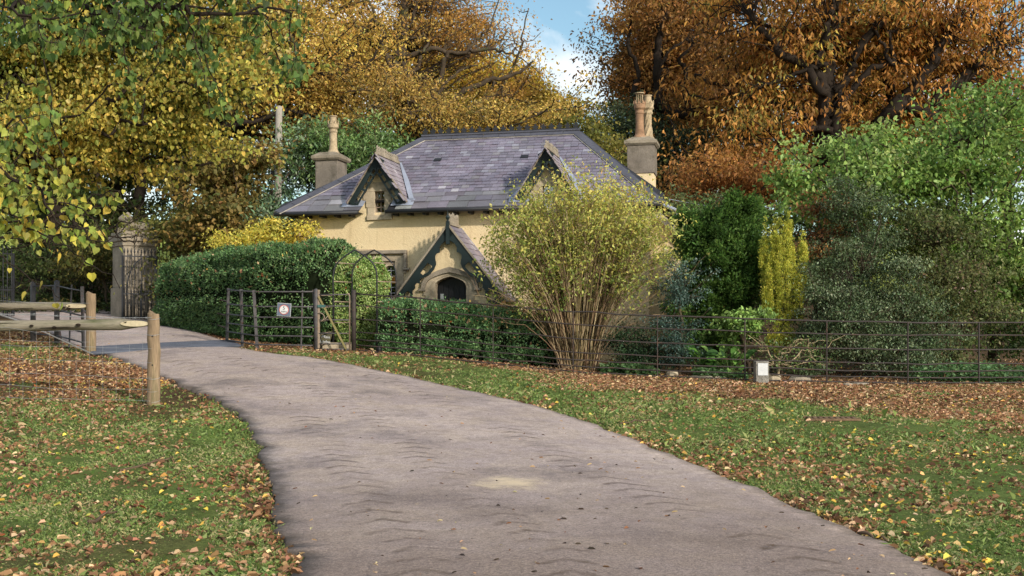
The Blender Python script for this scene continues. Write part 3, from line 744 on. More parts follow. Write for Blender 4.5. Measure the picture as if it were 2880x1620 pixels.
def front_skip(s, t):
    u = s-OH; v = -OH+t*cs; w = EV+t*SL*cs
    return any((abs(u-c) < (4.92-w)/1.57-.10 and v > .0 and v < 1.7) or (v < .03 and abs(u-c) < .42) for c in DORM)
mb = MB()
rl = (UL+OH)/SLEN; rr = (W+OH-UR)/SLEN
slate_plane(mb, (-OH, -OH, EV), (1, 0, 0), UPF, [(-1, rl, 0), (1, rr, W+2*OH), (0, 1, SLEN)], W+2*OH, SLEN, ROWS, .2, front_skip)
# side hips
def hip(mb, sgn):
    run = (UL+OH) if sgn < 0 else (W+OH-UR); sl = (RW-EV)/run; c = 1/math.sqrt(1+sl*sl); L = run/c; tot = D+2*OH
    if sgn < 0: o, ax, ay = (-OH, D+OH, EV), (0, -1, 0), (c, 0, sl*c)
    else: o, ax, ay = (W+OH, -OH, EV), (0, 1, 0), (-c, 0, sl*c)
    slate_plane(mb, o, ax, ay, [(-1, (tot/2)/L, 0), (1, (tot/2)/L, tot)], tot, L, ROWS, .2)
hip(mb, -1); hip(mb, 1)
slate_plane(mb, (W+OH, D+OH, EV), (-1, 0, 0), (0, -cs, SL*cs), [(-1, rr, 0), (1, rl, W+2*OH), (0, 1, SLEN)], W+2*OH, SLEN, [.33, .25], .3)
ROOF = mb.build('roof', M_SLATE, HOUSE)
# boarding under the slates
mb = MB(); z = -.03
ra_, rb_ = (UL, RV, RW+z), (UR, RV, RW+z); w0 = EV+SL*OH+z
mb.add([(-OH*.0-OH, 0, w0), (W+OH, 0, w0), rb_, ra_], [(0, 1, 2, 3)])
mb.add([(-OH, -OH, EV+z), (-OH, D+OH, EV+z), ra_], [(0, 2, 1)]); mb.add([(W+OH, -OH, EV+z), (W+OH, D+OH, EV+z), rb_], [(0, 1, 2)])
mb.add([(-OH, D+OH, EV+z), (W+OH, D+OH, EV+z), rb_, ra_], [(0, 3, 2, 1)])
gaps = sorted([(c-.43, c+.29) for c in DORM]); e0 = -OH
for g0, g1 in gaps+[(W+OH, W+OH)]:
    mb.add([(e0, -OH, EV+z), (g0, -OH, EV+z), (g0, 0, w0), (e0, 0, w0)], [(0, 1, 2, 3)])
    mb.add([(e0, -OH, EV+z-.02), (g0, -OH, EV+z-.02), (g0, 0.0, EV+z-.02), (e0, 0.0, EV+z-.02)], [(0, 3, 2, 1)])
    mb.rect((e0+.01, -OH+.02, EV-.06), (g0-.01, -OH+.05, EV-.02)); e0 = g1
mb.build('eaves_board', M_IRONB, ROOF)
# ridge tiles, crest, hips
def vee(mb, a, b, n1, n2, wdt, th=.02, gap=.012, seg=.46, lift=.03):
    a, b = np.asarray(a, float), np.asarray(b, float); L = np.linalg.norm(b-a); d = (b-a)/L; k = max(1, round(L/seg))
    for nn, other in ((n1, n2), (n2, n1)):
        nn = unit(np.asarray(nn, float)); p = np.cross(d, nn); p = p if p@(np.asarray(other, float)) > 0 else -p
        p = -p if (p@np.array([0, 0, 1])) > 0 else p
        for i in range(k):
            s0, s1 = a+d*(L*i/k+gap/2)+nn*lift, a+d*(L*(i+1)/k-gap/2)+nn*lift
            P = [s0, s1, s1+p*wdt, s0+p*wdt]; mb.add(P+[q+nn*th for q in P], [(0, 1, 2, 3), (4, 7, 6, 5), (0, 4, 5, 1), (1, 5, 6, 2), (2, 6, 7, 3), (3, 7, 4, 0)])
nf = np.array([0, -SL, 1]); nb = np.array([0, SL, 1])
rt = MB(); vee(rt, (UL, RV, RW), (UR, RV, RW), nf, nb, .16, .025, .014, .44, .035); rt.tube([(UL, RV, RW+.085), (UR, RV, RW+.085)], .03, 8)
RT = rt.build('ridge_tiles', M_RIDGE, ROOF)
mo = MB(); vee(mo, (UL, RV, RW), (UR, RV, RW), nf, nb, .175, .012, 0, 5, .025)
for sgn, ru in ((-1, UL), (1, UR)):
    cu = -OH if sgn < 0 else W+OH; run = abs(ru-cu); ns = np.array([sgn*(RW-EV)/run, 0, 1.0])
    hl_ = MB()
    for cv, nn in ((-OH, nf), (D+OH, nb)):
        a, b = np.array((cu, cv, EV)), np.array((ru, RV, RW))
        vee(hl_, a, b, nn, ns, .2, .022, .014, .5, .035); vee(mo, a, b, nn, ns, .225, .012, 0, 9, .024)
    hl_.build('hip_tiles', M_RIDGE, ROOF)
mo.build('mortar_bed', M_MORTAR, ROOF)
def crest_motif(h, w):
    return [(-w*.5, 0), (w*.5, 0), (w*.5, h*.18), (w*.30, h*.22), (w*.2, h*.36), (w*.34, h*.42), (w*.42, h*.56), (w*.30, h*.66), (w*.14, h*.58), (w*.16, h*.72), (w*.08, h*.86), (0, h),
            (-w*.08, h*.86), (-w*.16, h*.72), (-w*.14, h*.58), (-w*.30, h*.66), (-w*.42, h*.56), (-w*.34, h*.42), (-w*.2, h*.36), (-w*.30, h*.22), (-w*.5, h*.18)]
cr = MB(); k = 20; st = (UR-UL)/k
for i in range(k): cr.prism(crest_motif(.205, st*.98), (UL+(i+.5)*st, RV-.008, RW+.10), (1, 0, 0), (0, 0, 1), (0, .016, 0))
cr.build('ridge_crest', M_IRONB, ROOF)
for u, v in ((3.28, 1.80), (5.63, 1.80)):
    w = EV+SL*(v+OH); b = MB(); b.box((u, v, w+.028), (.19, .16, .02), Matrix.Rotation(math.atan(SL), 3, 'X')); b.build('roof_vent', M_DOOR, ROOF)
# gutter and rafter tails
gt = MB(); e0 = -OH
for g0, g1 in gaps+[(W+OH, W+OH)]:
    gt.tube([(e0, -OH-.05, EV-.055), (g0, -OH-.05, EV-.055)], .05, 8); e0 = g1
GUT = gt.build('gutter', M_IRONB, HOUSE, smooth=True)
for i in range(24):
    u = .05+i*.385
    if any(a-.02 < u < b+.06 for a, b in gaps) or u > W: continue
    MB().box((u, -.17, EV-.10), (.075, .34, .085), Matrix.Rotation(.0, 3, 'X')).build('rafter_tail', M_IRONB, GUT)

# ---- dormers
def leafy_crest(mb, a, b, n, h):
    a, b = np.asarray(a, float), np.asarray(b, float); d = (b-a)/n; dn = unit(d); side = np.cross(dn, (0, 0, 1))
    for i in range(n):
        p = a+d*(i+.5); w = np.linalg.norm(d)*.95; hh = h*hrng.uniform(.8, 1.1)
        mb.prism([(-w*.5, 0), (w*.5, 0), (w*.42, hh*.35), (w*.2, hh*.5), (w*.3, hh*.72), (0, hh), (-w*.3, hh*.72), (-w*.2, hh*.5), (-w*.42, hh*.35)], p-side*.012, dn, (0, 0, 1), side*.024)
def barge(mb, apex, foot, v0, th, bands):
    """bargeboard: bands(t) -> list of (depth0, depth1) kept at slope fraction t; depth runs inwards, square to the slope"""
    a, f = np.array(apex, float), np.array(foot, float); d = f-a; L = np.linalg.norm(d); d /= L
    inn = np.array([-d[1], d[0]]); inn = inn if inn[1] < 0 else -inn
    n = 72
    for i in range(n):
        t0, t1 = i/n, (i+1)/n; b0 = bands((t0+t1)/2, t0); b1 = bands((t0+t1)/2, t1)
        for (p0, q0), (p1, q1) in zip(b0, b1):
            c = [a+d*L*t0+inn*p0, a+d*L*t1+inn*p1, a+d*L*t1+inn*q1, a+d*L*t0+inn*q0]
            V = [(x, v0, z) for x, z in c]+[(x, v0+th, z) for x, z in c]
            mb.add(V, [(0, 1, 2, 3), (4, 7, 6, 5), (0, 4, 5, 1), (1, 5, 6, 2), (2, 6, 7, 3), (3, 7, 4, 0)])
for di, uc in enumerate(DORM):
    AW, FW, HW = 4.92, 3.77, .735; sd = (AW-FW)/HW; vb = -.24; vr = (AW-EV)/SL-OH; cd = math.hypot(1, sd)
    a, b, c, d = WIN[di]; mb = MB(); gw = AW-.06; hw = .60
    edge = lambda u: gw-abs(u-uc)*sd
    z0 = EV-.02
    mb.add([(uc-hw, -.0, z0), (a, 0, z0), (a, 0, edge(a)), (uc-hw, 0, edge(uc-hw))], [(0, 1, 2, 3)])
    mb.add([(b, 0, z0), (uc+hw, 0, z0), (uc+hw, 0, edge(uc+hw)), (b, 0, edge(b))], [(0, 1, 2, 3)])
    mb.add([(a, 0, d), (b, 0, d), (b, 0, edge(b)), (uc, 0, gw), (a, 0, edge(a))], [(0, 1, 2, 3, 4)])
    for q in ([(a, 0, c), (a, .2, c), (a, .2, d), (a, 0, d)], [(b, 0, c), (b, 0, d), (b, .2, d), (b, .2, c)], [(a, 0, d), (a, .2, d), (b, .2, d), (b, 0, d)]): mb.add(q, [(0, 1, 2, 3)])
    DM = mb.build('dormer', M_WALL, HOUSE)
    # stone dressing of the window, toothed into the render
    st = MB()
    st.rect((a-.2, -.035, 3.62), (a+.03, .12, 4.02)); st.rect((a-.27, -.033, 3.78), (a-.19, .05, 3.98)); st.rect((a-.16, -.034, 3.42), (a+.03, .12, 3.618)); st.rect((b-.03, -.035, 3.42), (b+.16, .12, 4.02))
    st.rect((b+.14, -.033, 3.60), (b+.20, .05, 3.80)); st.rect((a-.17, -.036, 4.022), (b+.17, .12, 4.25)); st.rect((a-.17, -.06, 3.30), (b+.17, .14, 3.418))
    WS = st.build('window_surround', M_STONE, DM, bevel=.008)
    gl_ = MB(); gl_.rect((a+.02, .11, c-.07), (b-.02, .115, d-.09)); gl_.build('window_pane', M_GLASS, DM)
    ir = MB()
    for u in np.linspace(a+.035, b-.035, 3): ir.rect((u-.012, .085, c-.07), (u+.012, .105, d-.09))
    for w in np.linspace(c-.06, d-.1, 4): ir.rect((a+.03, .083, w-.011), (b-.03, .107, w+.011))
    ir.build('window_casement', M_IRONB if di else M_LIRON, DM)
    # slates of the little roof, its verge boards, flashing and crest
    rf = MB(); Ls = math.hypot(HW+.03, AW-FW+.05)
    for sg in (-1, 1):
        ay = unit(np.array([-sg*1.0, 0, sd])); o = np.array([uc+sg*(HW+.03), vb if sg > 0 else vr+.1, FW-.05]); ax = np.array([0, sg*1.0, 0])
        tot = vr+.1-vb
        hp = [(0, 1, Ls-.01)]
        vf = lambda t: None
        # cut along the valley: v <= valley(w)
        kz = ay[2]/SL; v00 = (FW-.05-EV)/SL-OH
        if sg > 0: hp += [(1, -kz, v00-vb+.06)]
        else: hp += [(-1, -kz, -(vr+.1)+v00+.06)]
        slate_plane(rf, o, ax, ay, hp, tot, Ls, [.2, .165, .15], .2, pale=.35 if sg > 0 else .0, old=False)  # sunward slope painted paler, its sunlight put into the slate colour
        P = [np.array([uc, vb+.005, AW-.012]), np.array([uc+sg*(HW+.03), vb+.005, FW-.06]), np.array([uc+sg*(HW+.03), .12, FW-.06]), np.array([uc, vr+.05, AW-.012])]
        rf.add(P, [(0, 1, 2, 3)], lin(60, 56, 60))
    rf.build('dormer_roof', M_SLATE, DM)
    vg = MB()
    for sg in (-1, 1):
        vg.beam((uc, vb-.004, AW+.008), (uc+sg*(HW+.05), vb-.004, FW-.065), .03, .04, (0, 1, 0))
    vg.build('verge_strip', M_STONE_D, DM)
    fl = MB()
    for sg in (-1, 1):
        p = [np.array([uc+sg*x, (w-EV)/SL-OH, w]) for x, w in ((.0, AW+.01), (HW*.5+.02, (AW+FW)/2), (HW+.04, FW+.0))]
        q = [t+np.array([sg*(.13 if i else .05), 0, 0]) for i, t in enumerate(p)]; nn = unit(nf)*.045
        fl.add([t+nn for t in p]+[t+nn for t in q], [(0, 1, 4, 3), (1, 2, 5, 4)])
        x0 = uc+sg*.36; x1 = uc+sg*(HW+.2)
        vs = [(x0, -.26, EV+SL*(.12)+.03), (x1, -.26, EV+SL*.12+.03), (x1, -.0, EV+SL*OH+.035), (x0, -.0, EV+SL*OH+.035)]
        fl.add(vs, [(0, 1, 2, 3)])
    fl.build('lead_flashing', M_LEAD, DM)
    cb = MB(); cb.beam((uc, vb-.02, AW+.03), (uc, vr-.1, AW+.03), .07, .06); leafy_crest(cb, (uc, vb, AW+.05), (uc, vr-.12, AW+.05), 13, .17)
    cb.build('dormer_crest', M_STONE_D, DM)
    def bands(t, x):
        hole = any(abs(t-k) < .062 for k in (.26, .42, .58, .74, .88)); k = .075*math.sin((t-.2)*6.283/.16)
        out = [(.0, .115)]
        D1 = .235 if t > .1 else .2
        if t > .95: D1 = .235-(x-.95)*2.2
        if t < .07: return [(0, .24)]
        if hole: out += [(D1-.045, D1)]
        else: out += [(.115, D1)]
        return out
    for sg in (-1, 1):
        bb = MB(); barge(bb, (uc, AW-.03), (uc+sg*HW, FW-.03), vb-.0, .035, bands); bb.build('bargeboard', M_GREEN, DM)

# ---- ground floor window
a, b, c, d = GF; st = MB()
st.rect((a-.17, -.04, c-.02), (a+.05, .2, d+.13)); st.rect((b-.05, -.04, c-.02), (b+.17, .2, d+.13)); st.rect((a+.052, -.038, d-.02), (b-.052, .2, d+.13)); st.rect((a-.2, -.07, c-.14), (b+.2, .2, c-.022))
st.rect((b+.168, -.036, 1.5), (b+.24, .05, 1.75)); st.rect((b+.168, -.036, 1.95), (b+.24, .05, 2.1)); um = (a+b)/2
WN = st.build('window', M_STONE, HOUSE, bevel=.008)
for u0, u1 in ((a+.05, um-.035), (um+.035, b-.05)):
    r = (u1-u0)/2; cu = (u0+u1)/2; zs = 1.98; pts = [(cu+r*math.cos(t), zs+r*1.15*math.sin(t)**.8) for t in np.linspace(math.pi, 0, 17)]
    tr = MB()                                                   # spandrel above the arched light
    for p, q in zip(pts[:-1], pts[1:]): tr.add([(p[0], .02, p[1]), (q[0], .02, q[1]), (q[0], .02, d), (p[0], .02, d), (p[0], .15, p[1]), (q[0], .15, q[1])], [(0, 1, 2, 3), (0, 4, 5, 1)])
    tr.build('window_tracery', M_STONE, WN)
    gg = MB(); gg.rect((u0, .12, c), (u1, .125, d-.02)); gg.build('window_pane', M_GLASS, WN)
    le = MB()
    for u in np.linspace(u0+.02, u1-.02, 3): le.rect((u-.008, .10, c), (u+.008, .118, zs+r*.8))
    for w in np.linspace(c+.02, zs+.05, 6): le.rect((u0+.01, .098, w-.008), (u1-.01, .116, w+.008))
    le.build('window_leading', M_WHITE, WN)
ml = MB(); ml.rect((um-.036, -.02, c-.02), (um+.036, .2, d-.018)); ml.build('mullion', M_STONE, WN, bevel=.01)
hm = MB()
for q in (((a-.27, -.13, 2.44), (b+.27, .0, 2.53)), ((b+.19, -.12, 2.08), (b+.27, 0, 2.438)), ((a-.27, -.12, 2.08), (a-.19, 0, 2.438)), ((b+.17, -.125, 2.03), (b+.33, 0, 2.078)), ((a-.33, -.125, 2.03), (a-.17, 0, 2.078))): hm.rect(*q)
hm.build('hood_mould', M_STONE_D, WN, bevel=.012)
lp = thing('pendant_lamp', (0, 0, 0), 'orange lampshade glowing inside the mullioned ground floor window', 'lamp'); lp.matrix_world = HOUSE.matrix_basis.copy(); LOCAL.add(lp.name)
l1 = MB(); l1.lathe([(.24, 0), (.17, .2)], (2.56, .62, 1.72), 20); l1.build('lamp_shade', M_SHADE, lp, smooth=True)
l2 = MB(); l2.tube([(2.56, .62, 1.93), (2.56, .62, 3.3)], .008, 6); l2.build('cord', M_IRONB, lp)

# ---- porch
pu, PA, PF, PH = 4.39, 3.02, 1.27, 1.36; pv, pw = -1.30, -1.13; ps = (PA-PF)/PH
mb = MB(); ha = .40; SPR, APX = 1.54, 1.81
arch = [(-1, 0), (-.985, .16), (-.93, .36), (-.83, .53), (-.66, .68), (-.42, .83), (-.2, .93), (0, 1)]; arch = arch+[(-x, y) for x, y in arch[-2::-1]]
def arch_pts(h, spring, rise): return [(pu+x*h, spring+y*rise) for x, y in arch]
inner = arch_pts(ha, SPR, APX-SPR); pg = lambda u: PA-.08-abs(u-pu)*ps
hw = 1.12
for s in (-1, 1):
    us = [pu+s*ha, pu+s*.7, pu+s*hw]
    for u0, u1 in zip(us[:-1], us[1:]): mb.add([(u0, pw, -.7), (u1, pw, -.7), (u1, pw, pg(u1)), (u0, pw, pg(u0))], [(0, 1, 2, 3)])
    mb.add([(pu+s*hw, pw, -.7), (pu+s*hw, 0, -.7), (pu+s*hw, 0, pg(pu+s*hw)), (pu+s*hw, pw, pg(pu+s*hw))], [(0, 1, 2, 3)])
for p, q in zip(inner[:-1], inner[1:]): mb.add([(p[0], pw, p[1]), (q[0], pw, q[1]), (q[0], pw, pg(q[0])), (p[0], pw, pg(p[0]))], [(0, 1, 2, 3)])
PORCH = mb.build('porch', M_WALL, HOUSE)
sr = MB()
def ring(o, i, v0, v1, o0, i0):
    O = [(o[0][0], o0)]+o+[(o[-1][0], o0)]; I = [(i[0][0], i0)]+i+[(i[-1][0], i0)]
    for k in range(len(O)-1):
        A, B, Cc, Dd = O[k], O[k+1], I[k+1], I[k]
        sr.add([(A[0], v0, A[1]), (B[0], v0, B[1]), (Cc[0], v0, Cc[1]), (Dd[0], v0, Dd[1]), (A[0], v1, A[1]), (B[0], v1, B[1]), (Cc[0], v1, Cc[1]), (Dd[0], v1, Dd[1])],
               [(0, 1, 2, 3), (0, 4, 5, 1), (3, 2, 6, 7), (4, 7, 6, 5)])
ring(arch_pts(.60, SPR, .36), arch_pts(.47, SPR, .31), pw-.03, pw+.02, -.7, -.7)
ring(arch_pts(.475, SPR, .312), arch_pts(ha-.005, SPR, .268), pw-.012, pw+.3, -.7, -.7)
for s in (-1, 1):
    for w, x in ((-.1, .68), (.45, .66), (1.0, .68), (1.36, .66)): sr.rect((pu+s*.598, pw-.028, w), (pu+s*x, pw+.02, w+.24))
SUR = sr.build('door_surround', M_STONE, PORCH)
sr = MB(); ring(arch_pts(.70, SPR, .49), arch_pts(.605, SPR, .365), pw-.085, pw+.02, SPR-.02, SPR-.02)
for s in (-1, 1): sr.rect((pu+s*.60, pw-.09, SPR-.07), (pu+s*.76, pw+.02, SPR-.018))
sr.build('hood_mould', M_STONE_D, PORCH)
dr = MB(); dp = [(pu-ha, -.7)]+inner+[(pu+ha, -.7)]; dr.prism(dp, (0, pw+.28, 0), (1, 0, 0), (0, 0, 1), (0, .05, 0))
DOOR = dr.build('door', M_DOOR, PORCH)
bd = MB()
for i in range(6): bd.rect((pu-.36+i*.13, pw+.262, -.6), (pu-.36+i*.13+.118, pw+.279, 1.6))
bd.build('door_boards', M_DOOR, DOOR)
MB().rect((pu-.31, pw+.235, 1.26), (pu-.23, pw+.262, 1.40)).build('key_safe', M_PLASTIC, DOOR)
MB().lathe([(.02, 0), (.03, .02), (.02, .05)], (pu+.28, pw+.25, .95), 10).build('door_handle', M_IRONB, DOOR)
rf = MB(); Ls = math.hypot(PH+.05, PA-PF+.06)
for sg in (-1, 1):
    ay = unit(np.array([-sg*1.0, 0, ps])); o = np.array([pu+sg*(PH+.05), pv if sg > 0 else .0, PF-.06]); ax = np.array([0, sg*1.0, 0])
    slate_plane(rf, o, ax, ay, [(-1, 0, 0), (1, 0, -pv), (0, 1, Ls-.01)], -pv, Ls, [.26, .22, .2, .18], .27, old=False, pale=.12)
    rf.add([(pu, pv+.01, PA-.015), (pu+sg*(PH+.05), pv+.01, PF-.075), (pu+sg*(PH+.05), 0, PF-.075), (pu, 0, PA-.015)], [(0, 1, 2, 3)], lin(60, 56, 60))
    nn = unit(np.array([sg*ps, 0, 1.0]))
    rf.beam((pu, -.02, PA+.02), (pu+sg*(PH+.05), -.02, PF-.05), .1, .02, nn, lin(140, 140, 150))
rf.build('porch_roof', M_SLATE, PORCH)
vg = MB()
for sg in (-1, 1): vg.beam((pu, pv-.004, PA+.012), (pu+sg*(PH+.07), pv-.004, PF-.075), .04, .045, (0, 1, 0))
vg.build('verge_strip', M_STONE_D, PORCH)
cb = MB(); cb.beam((pu, pv+.04, PA+.04), (pu, -.3, PA+.04), .1, .07); leafy_crest(cb, (pu, pv+.1, PA+.07), (pu, -.32, PA+.07), 9, .24); cb.build('porch_crest', M_STONE_D, PORCH)
prof = [(0,.24),(.1,.24),(.13,.20),(.19,.15),(.24,.16),(.27,.24),(.285,.25),(.30,.20),(.33,.19),(.36,.24),(.40,.36),(.46,.40),(.53,.39),(.60,.30),(.64,.23),(.665,.30),(.68,.30),(.695,.23),(.73,.22),(.745,.29),(.76,.28),(.79,.27),(.84,.37),(.90,.40),(.95,.36),(1.0,.20)]
pt, pd = zip(*[(t, d*.86) for t, d in prof])
def bands(t, x):
    d1 = float(np.interp(x, pt, pd))
    if .435 < t < .585 or .82 < t < .93:
        m = .435 if t < .6 else .82; q = (t-m)/(.15 if t < .6 else .11); k = .10*math.sin(math.pi*q)**.6
        return [(0, .125), (d1-.07, d1)] if k > .03 else [(0, d1)]
    return [(0, d1)]
for sg in (-1, 1):
    bb = MB(); barge(bb, (pu, PA-.03), (pu+sg*PH, PF-.03), pv, .045, bands); bb.build('bargeboard', M_GREEN, PORCH)
fn = MB(); fn.rect((pu-.04, pv-.05, PA-.46), (pu+.04, pv+.03, PA+.06)); fn.lathe([(.04, .05), (.05, .08), (.024, .10), (.024, .12), (.045, .15), (.055, .18), (.042, .21), (.018, .23), (.016, .25), (.003, .35)], (pu, pv-.01, PA), 12)
fn.build('finial', M_GREEN, PORCH)

# ---- chimneys
def chimney(u0, u1, v0, v1, wb, wt, cap_u, mat, split=None):
    mb = MB(); mb.rect((u0, v0, wb), (u1, v1, wt if split is None else split))
    ST = mb.build('chimney', mat if split is None else M_WALL, HOUSE, bevel=.01)
    if split is not None: MB().rect((u0-.03, v0-.03, split), (u1+.03, v1+.03, wt)).build('chimney_shaft', mat, ST, bevel=.012)
    cp = MB(); o = cap_u
    def frus(z0, e0, z1, e1):
        P = [(x, y, z) for z, e in ((z0, e0), (z1, e1)) for x, y in ((u0-e, v0-e), (u1+e, v0-e), (u1+e, v1+e), (u0-e, v1+e))]
        cp.add(P, [(0, 3, 2, 1), (4, 5, 6, 7), (0, 1, 5, 4), (1, 2, 6, 5), (2, 3, 7, 6), (3, 0, 4, 7)])
    frus(wt, o*.5, wt+.05, o); frus(wt+.05, o, wt+.12, o); frus(wt+.12, o, wt+.24, -.1)
    cp.build('chimney_cap', M_CAP, ST); return ST
CL = chimney(-.40, .25, 2.4, 3.15, 3.2, 5.22, .09, M_CHIM)
CR = chimney(8.27, 8.92, 2.45, 3.2, 3.2, 5.30, .10, M_CHIM, 4.57)
def pot(c, mat, par, top_h, cowl, twist=0):
    z = [(.20, 0), (.17, .06), (.125, .14), (.115, .22), (.108, .3), (.104, .62), (.12, .64), (.12, .67), (.11, .69), (.11, .72), (.15, .76), (.152, .86), (.14, .87)]
    z = [(r, h*top_h) for r, h in z]; m = MB(); m.lathe(z, c, 24, 3.0 if twist else 0, 8 if twist else 0)
    for k in range(8):
        a = k/8*6.283; p = np.array(c)+np.array([.14*math.cos(a), .14*math.sin(a), .86*top_h])
        m.prism([(-.035, 0), (.035, 0), (.012, .075), (0, .1), (-.012, .075)], p, (-math.sin(a), math.cos(a), 0), (0, 0, 1), np.array([math.cos(a), math.sin(a), 0])*.02)
    PT = m.build('chimney_pot', mat, par, smooth=False)
    zc = .86*top_h
    if cowl == 'cage':
        w = MB()
        for k in range(10): a = k/10*6.283; w.tube([np.array(c)+[.085*math.cos(a), .085*math.sin(a), zc-.05], np.array(c)+[.085*math.cos(a), .085*math.sin(a), zc+.29]], .006, 5)
        w.lathe([(.13, zc+.28), (.13, zc+.30), (.0, zc+.32)], c, 16); w.build('cowl', M_POT_B, PT)
    elif cowl == 'stub':
        w = MB(); w.lathe([(.095, zc-.08), (.095, zc+.2), (.115, zc+.21), (.115, zc+.235), (.08, zc+.24)], c, 16); w.build('cowl', mat, PT)
pot((.0, 2.75, 5.40), M_POT_B, CL, 1.0, 'stub'); pot((8.55, 2.7, 5.47), M_POT_O, CR, 1.1, 'cage'); pot((8.74, 2.98, 5.47), M_POT_B, CR, 1.15, 'stub', 1)

# ---- lean-to at the far end, its slates and the downpipe
mb = MB(); x1 = W+.82; s = (3.5-2.62)/.98
mb.add([(x1, .9, -.7), (x1, 4.6, -.7), (x1, 4.6, 2.7), (x1, .9, 2.7)], [(0, 1, 2, 3)]); mb.add([(W, .9, -.7), (x1, .9, -.7), (x1, .9, 2.7), (W, .9, 3.45)], [(0, 1, 2, 3)]); mb.add([(W, 4.6, -.7), (x1, 4.6, -.7), (x1, 4.6, 2.7), (W, 4.6, 3.45)], [(3, 2, 1, 0)])
LT = mb.build('lean_to', M_WALL, HOUSE)
rf = MB(); ay = unit(np.array([-1, 0, s])); slate_plane(rf, (W+1.0, .75, 2.58), (0, 1, 0), ay, [(-1, 0, 0), (1, 0, 4.0), (0, 1, 1.33)], 4.0, 1.33, [.3, .26, .22], .3, pale=.3)
rf.add([(W+1.0, .75, 2.55), (W+1.0, 4.75, 2.55), (W, 4.75, 3.45), (W, .75, 3.45)], [(0, 1, 2, 3)], lin(60, 56, 60)); rf.beam((W+1.0, .73, 2.56), (W, .73, 3.47), .05, .16, (0, 0, 1), lin(190, 180, 168))
rf.build('lean_to_roof', M_SLATE, LT)
dp = MB(); dp.tube([(W+.36, -.3, EV-.05), (W+.6, .4, EV-.12), (W+.62, .55, EV-.3), (W+.62, .6, 2.9)], .045, 8); dp.tube([(W+1.06, .75, 2.52), (W+1.06, 4.7, 2.52)], .05, 8)
dp.build('downpipe', M_LEAD, LT, smooth=True)

# ================================================================ FENCES, GATES, SIGNS
def gp(x, y, dz=0.0): return np.array([x, y, H(x, y)+dz])
frng = np.random.default_rng(61)
f0 = FENCE[0]; EF = thing('estate_fence', gp(*f0), 'long dark iron railing of seven thin bars between the lawn and the garden', 'fence')
FH = [1.22, .97, .69, .42, .27, .15, .04]
for i, (x, y) in enumerate(FENCE):
    b = gp(x, y)
    if i == 0:
        m = MB(); m.tube([b+[0, 0, -.1], b+[0, 0, 1.27], b+[0, 0, 1.30]], [.052, .052, .02], 10); m.build('post', M_DIRON, EF, smooth=True)
    else:
        m = MB(); m.box(b+[0, 0, .58], (.018, .045, 1.30)); m.build('post', M_DIRON, EF)
for h in FH:
    m = MB(); P = []
    for i in range(len(FENCE)-1):
        for t in (0, .25, .5, .75):
            x, y = FENCE[i]+(FENCE[i+1]-FENCE[i])*t; za = gp(*FENCE[i])[2]; zb = gp(*FENCE[i+1])[2]
            P.append((x, y+.0, za+(zb-za)*t+h+(frng.normal(0, .008) if t else 0)))
    P.append(gp(*FENCE[-1])+[0, 0, h]); m.tube(P, (.015 if h < 1.2 else .018), 6); m.build('rail', M_DIRON, EF, smooth=True)

# garden gate beside the fence's first post
gY = 24.05; ga = gp(XW(889, gY), gY); gb = gp(XW(984, gY), gY)
GT = thing('garden_gate', ga, 'narrow iron garden gate with a lichen yellow diagonal brace', 'gate')
m = MB(); m.tube([ga+[0, 0, -.1], ga+[0, 0, 1.27], ga+[0, 0, 1.295]], [.045, .045, .02], 10); m.build('post', M_IRON, GT, smooth=True)
off = np.array([.06, -.02, 0]); zb = min(ga[2], gb[2])
st = MB(); 
m = MB(); m.box(ga+off+[0, 0, .66], (.045, .02, 1.22)); m.build('hanging_stile', M_LIRON, GT)
m = MB(); P = [gb+[0, -.02, .03], gb+[0, -.02, 1.15], gb+[-.02, -.02, 1.21], gb+[-.06, -.02, 1.2]]; m.tube(P, .02, 8); m.build('closing_stile', M_LIRON, GT, smooth=True)
for h in (1.17, .93, .64, .36, .14, .03):
    m = MB(); m.tube([ga+off+[0, 0, h], np.array([gb[0], gb[1]-.02, ga[2]+h])], .015, 6); m.build('bar', M_IRON, GT, smooth=True)
m = MB(); m.beam(ga+off+[0, -.03, 1.13], np.array([gb[0]-.07, gb[1]-.05, ga[2]+.03]), .04, .012, (0, 1, 0)); m.build('brace', M_YIRON, GT)
m = MB(); m.box(ga+[.12, -.055, .93], (.16, .012, .055)); m.build('name_plate', M_TEAL, GT)
m = MB(); a = np.linspace(1.6, -1.3, 12); m.tube([ga+[.07+.11*math.cos(t), -.06, .70+.09*math.sin(t)] for t in a], .011, 6); m.tube([ga+[.1, -.06, .62], ga+[.2, -.06, .66], ga+[.25, -.05, .72]], .009, 6); m.build('latch', M_LIRON, GT, smooth=True)
# short return of the railing, running back from the gate post to the arch
RT_ = thing('gate_return', ga+[.12, 0, 0], 'short pale metal hurdle slanting back from the gate post to the arch', 'railing')
e = gp(XW(938, 24.75), 24.75)
for h0, h1 in ((1.16, 1.17), (.90, .93), (.62, .66), (.35, .38), (.13, .15), (-.03, .0)):
    m = MB(); m.beam(ga+[.09, .03, h0], e+[0, 0, h1-.0], .018, .03); m.build('rail', M_LIRON, RT_)
m = MB(); m.tube([e+[0, 0, -.05], e+[0, 0, 1.22]], .018, 8); m.build('post', M_DIRON, RT_, smooth=True)

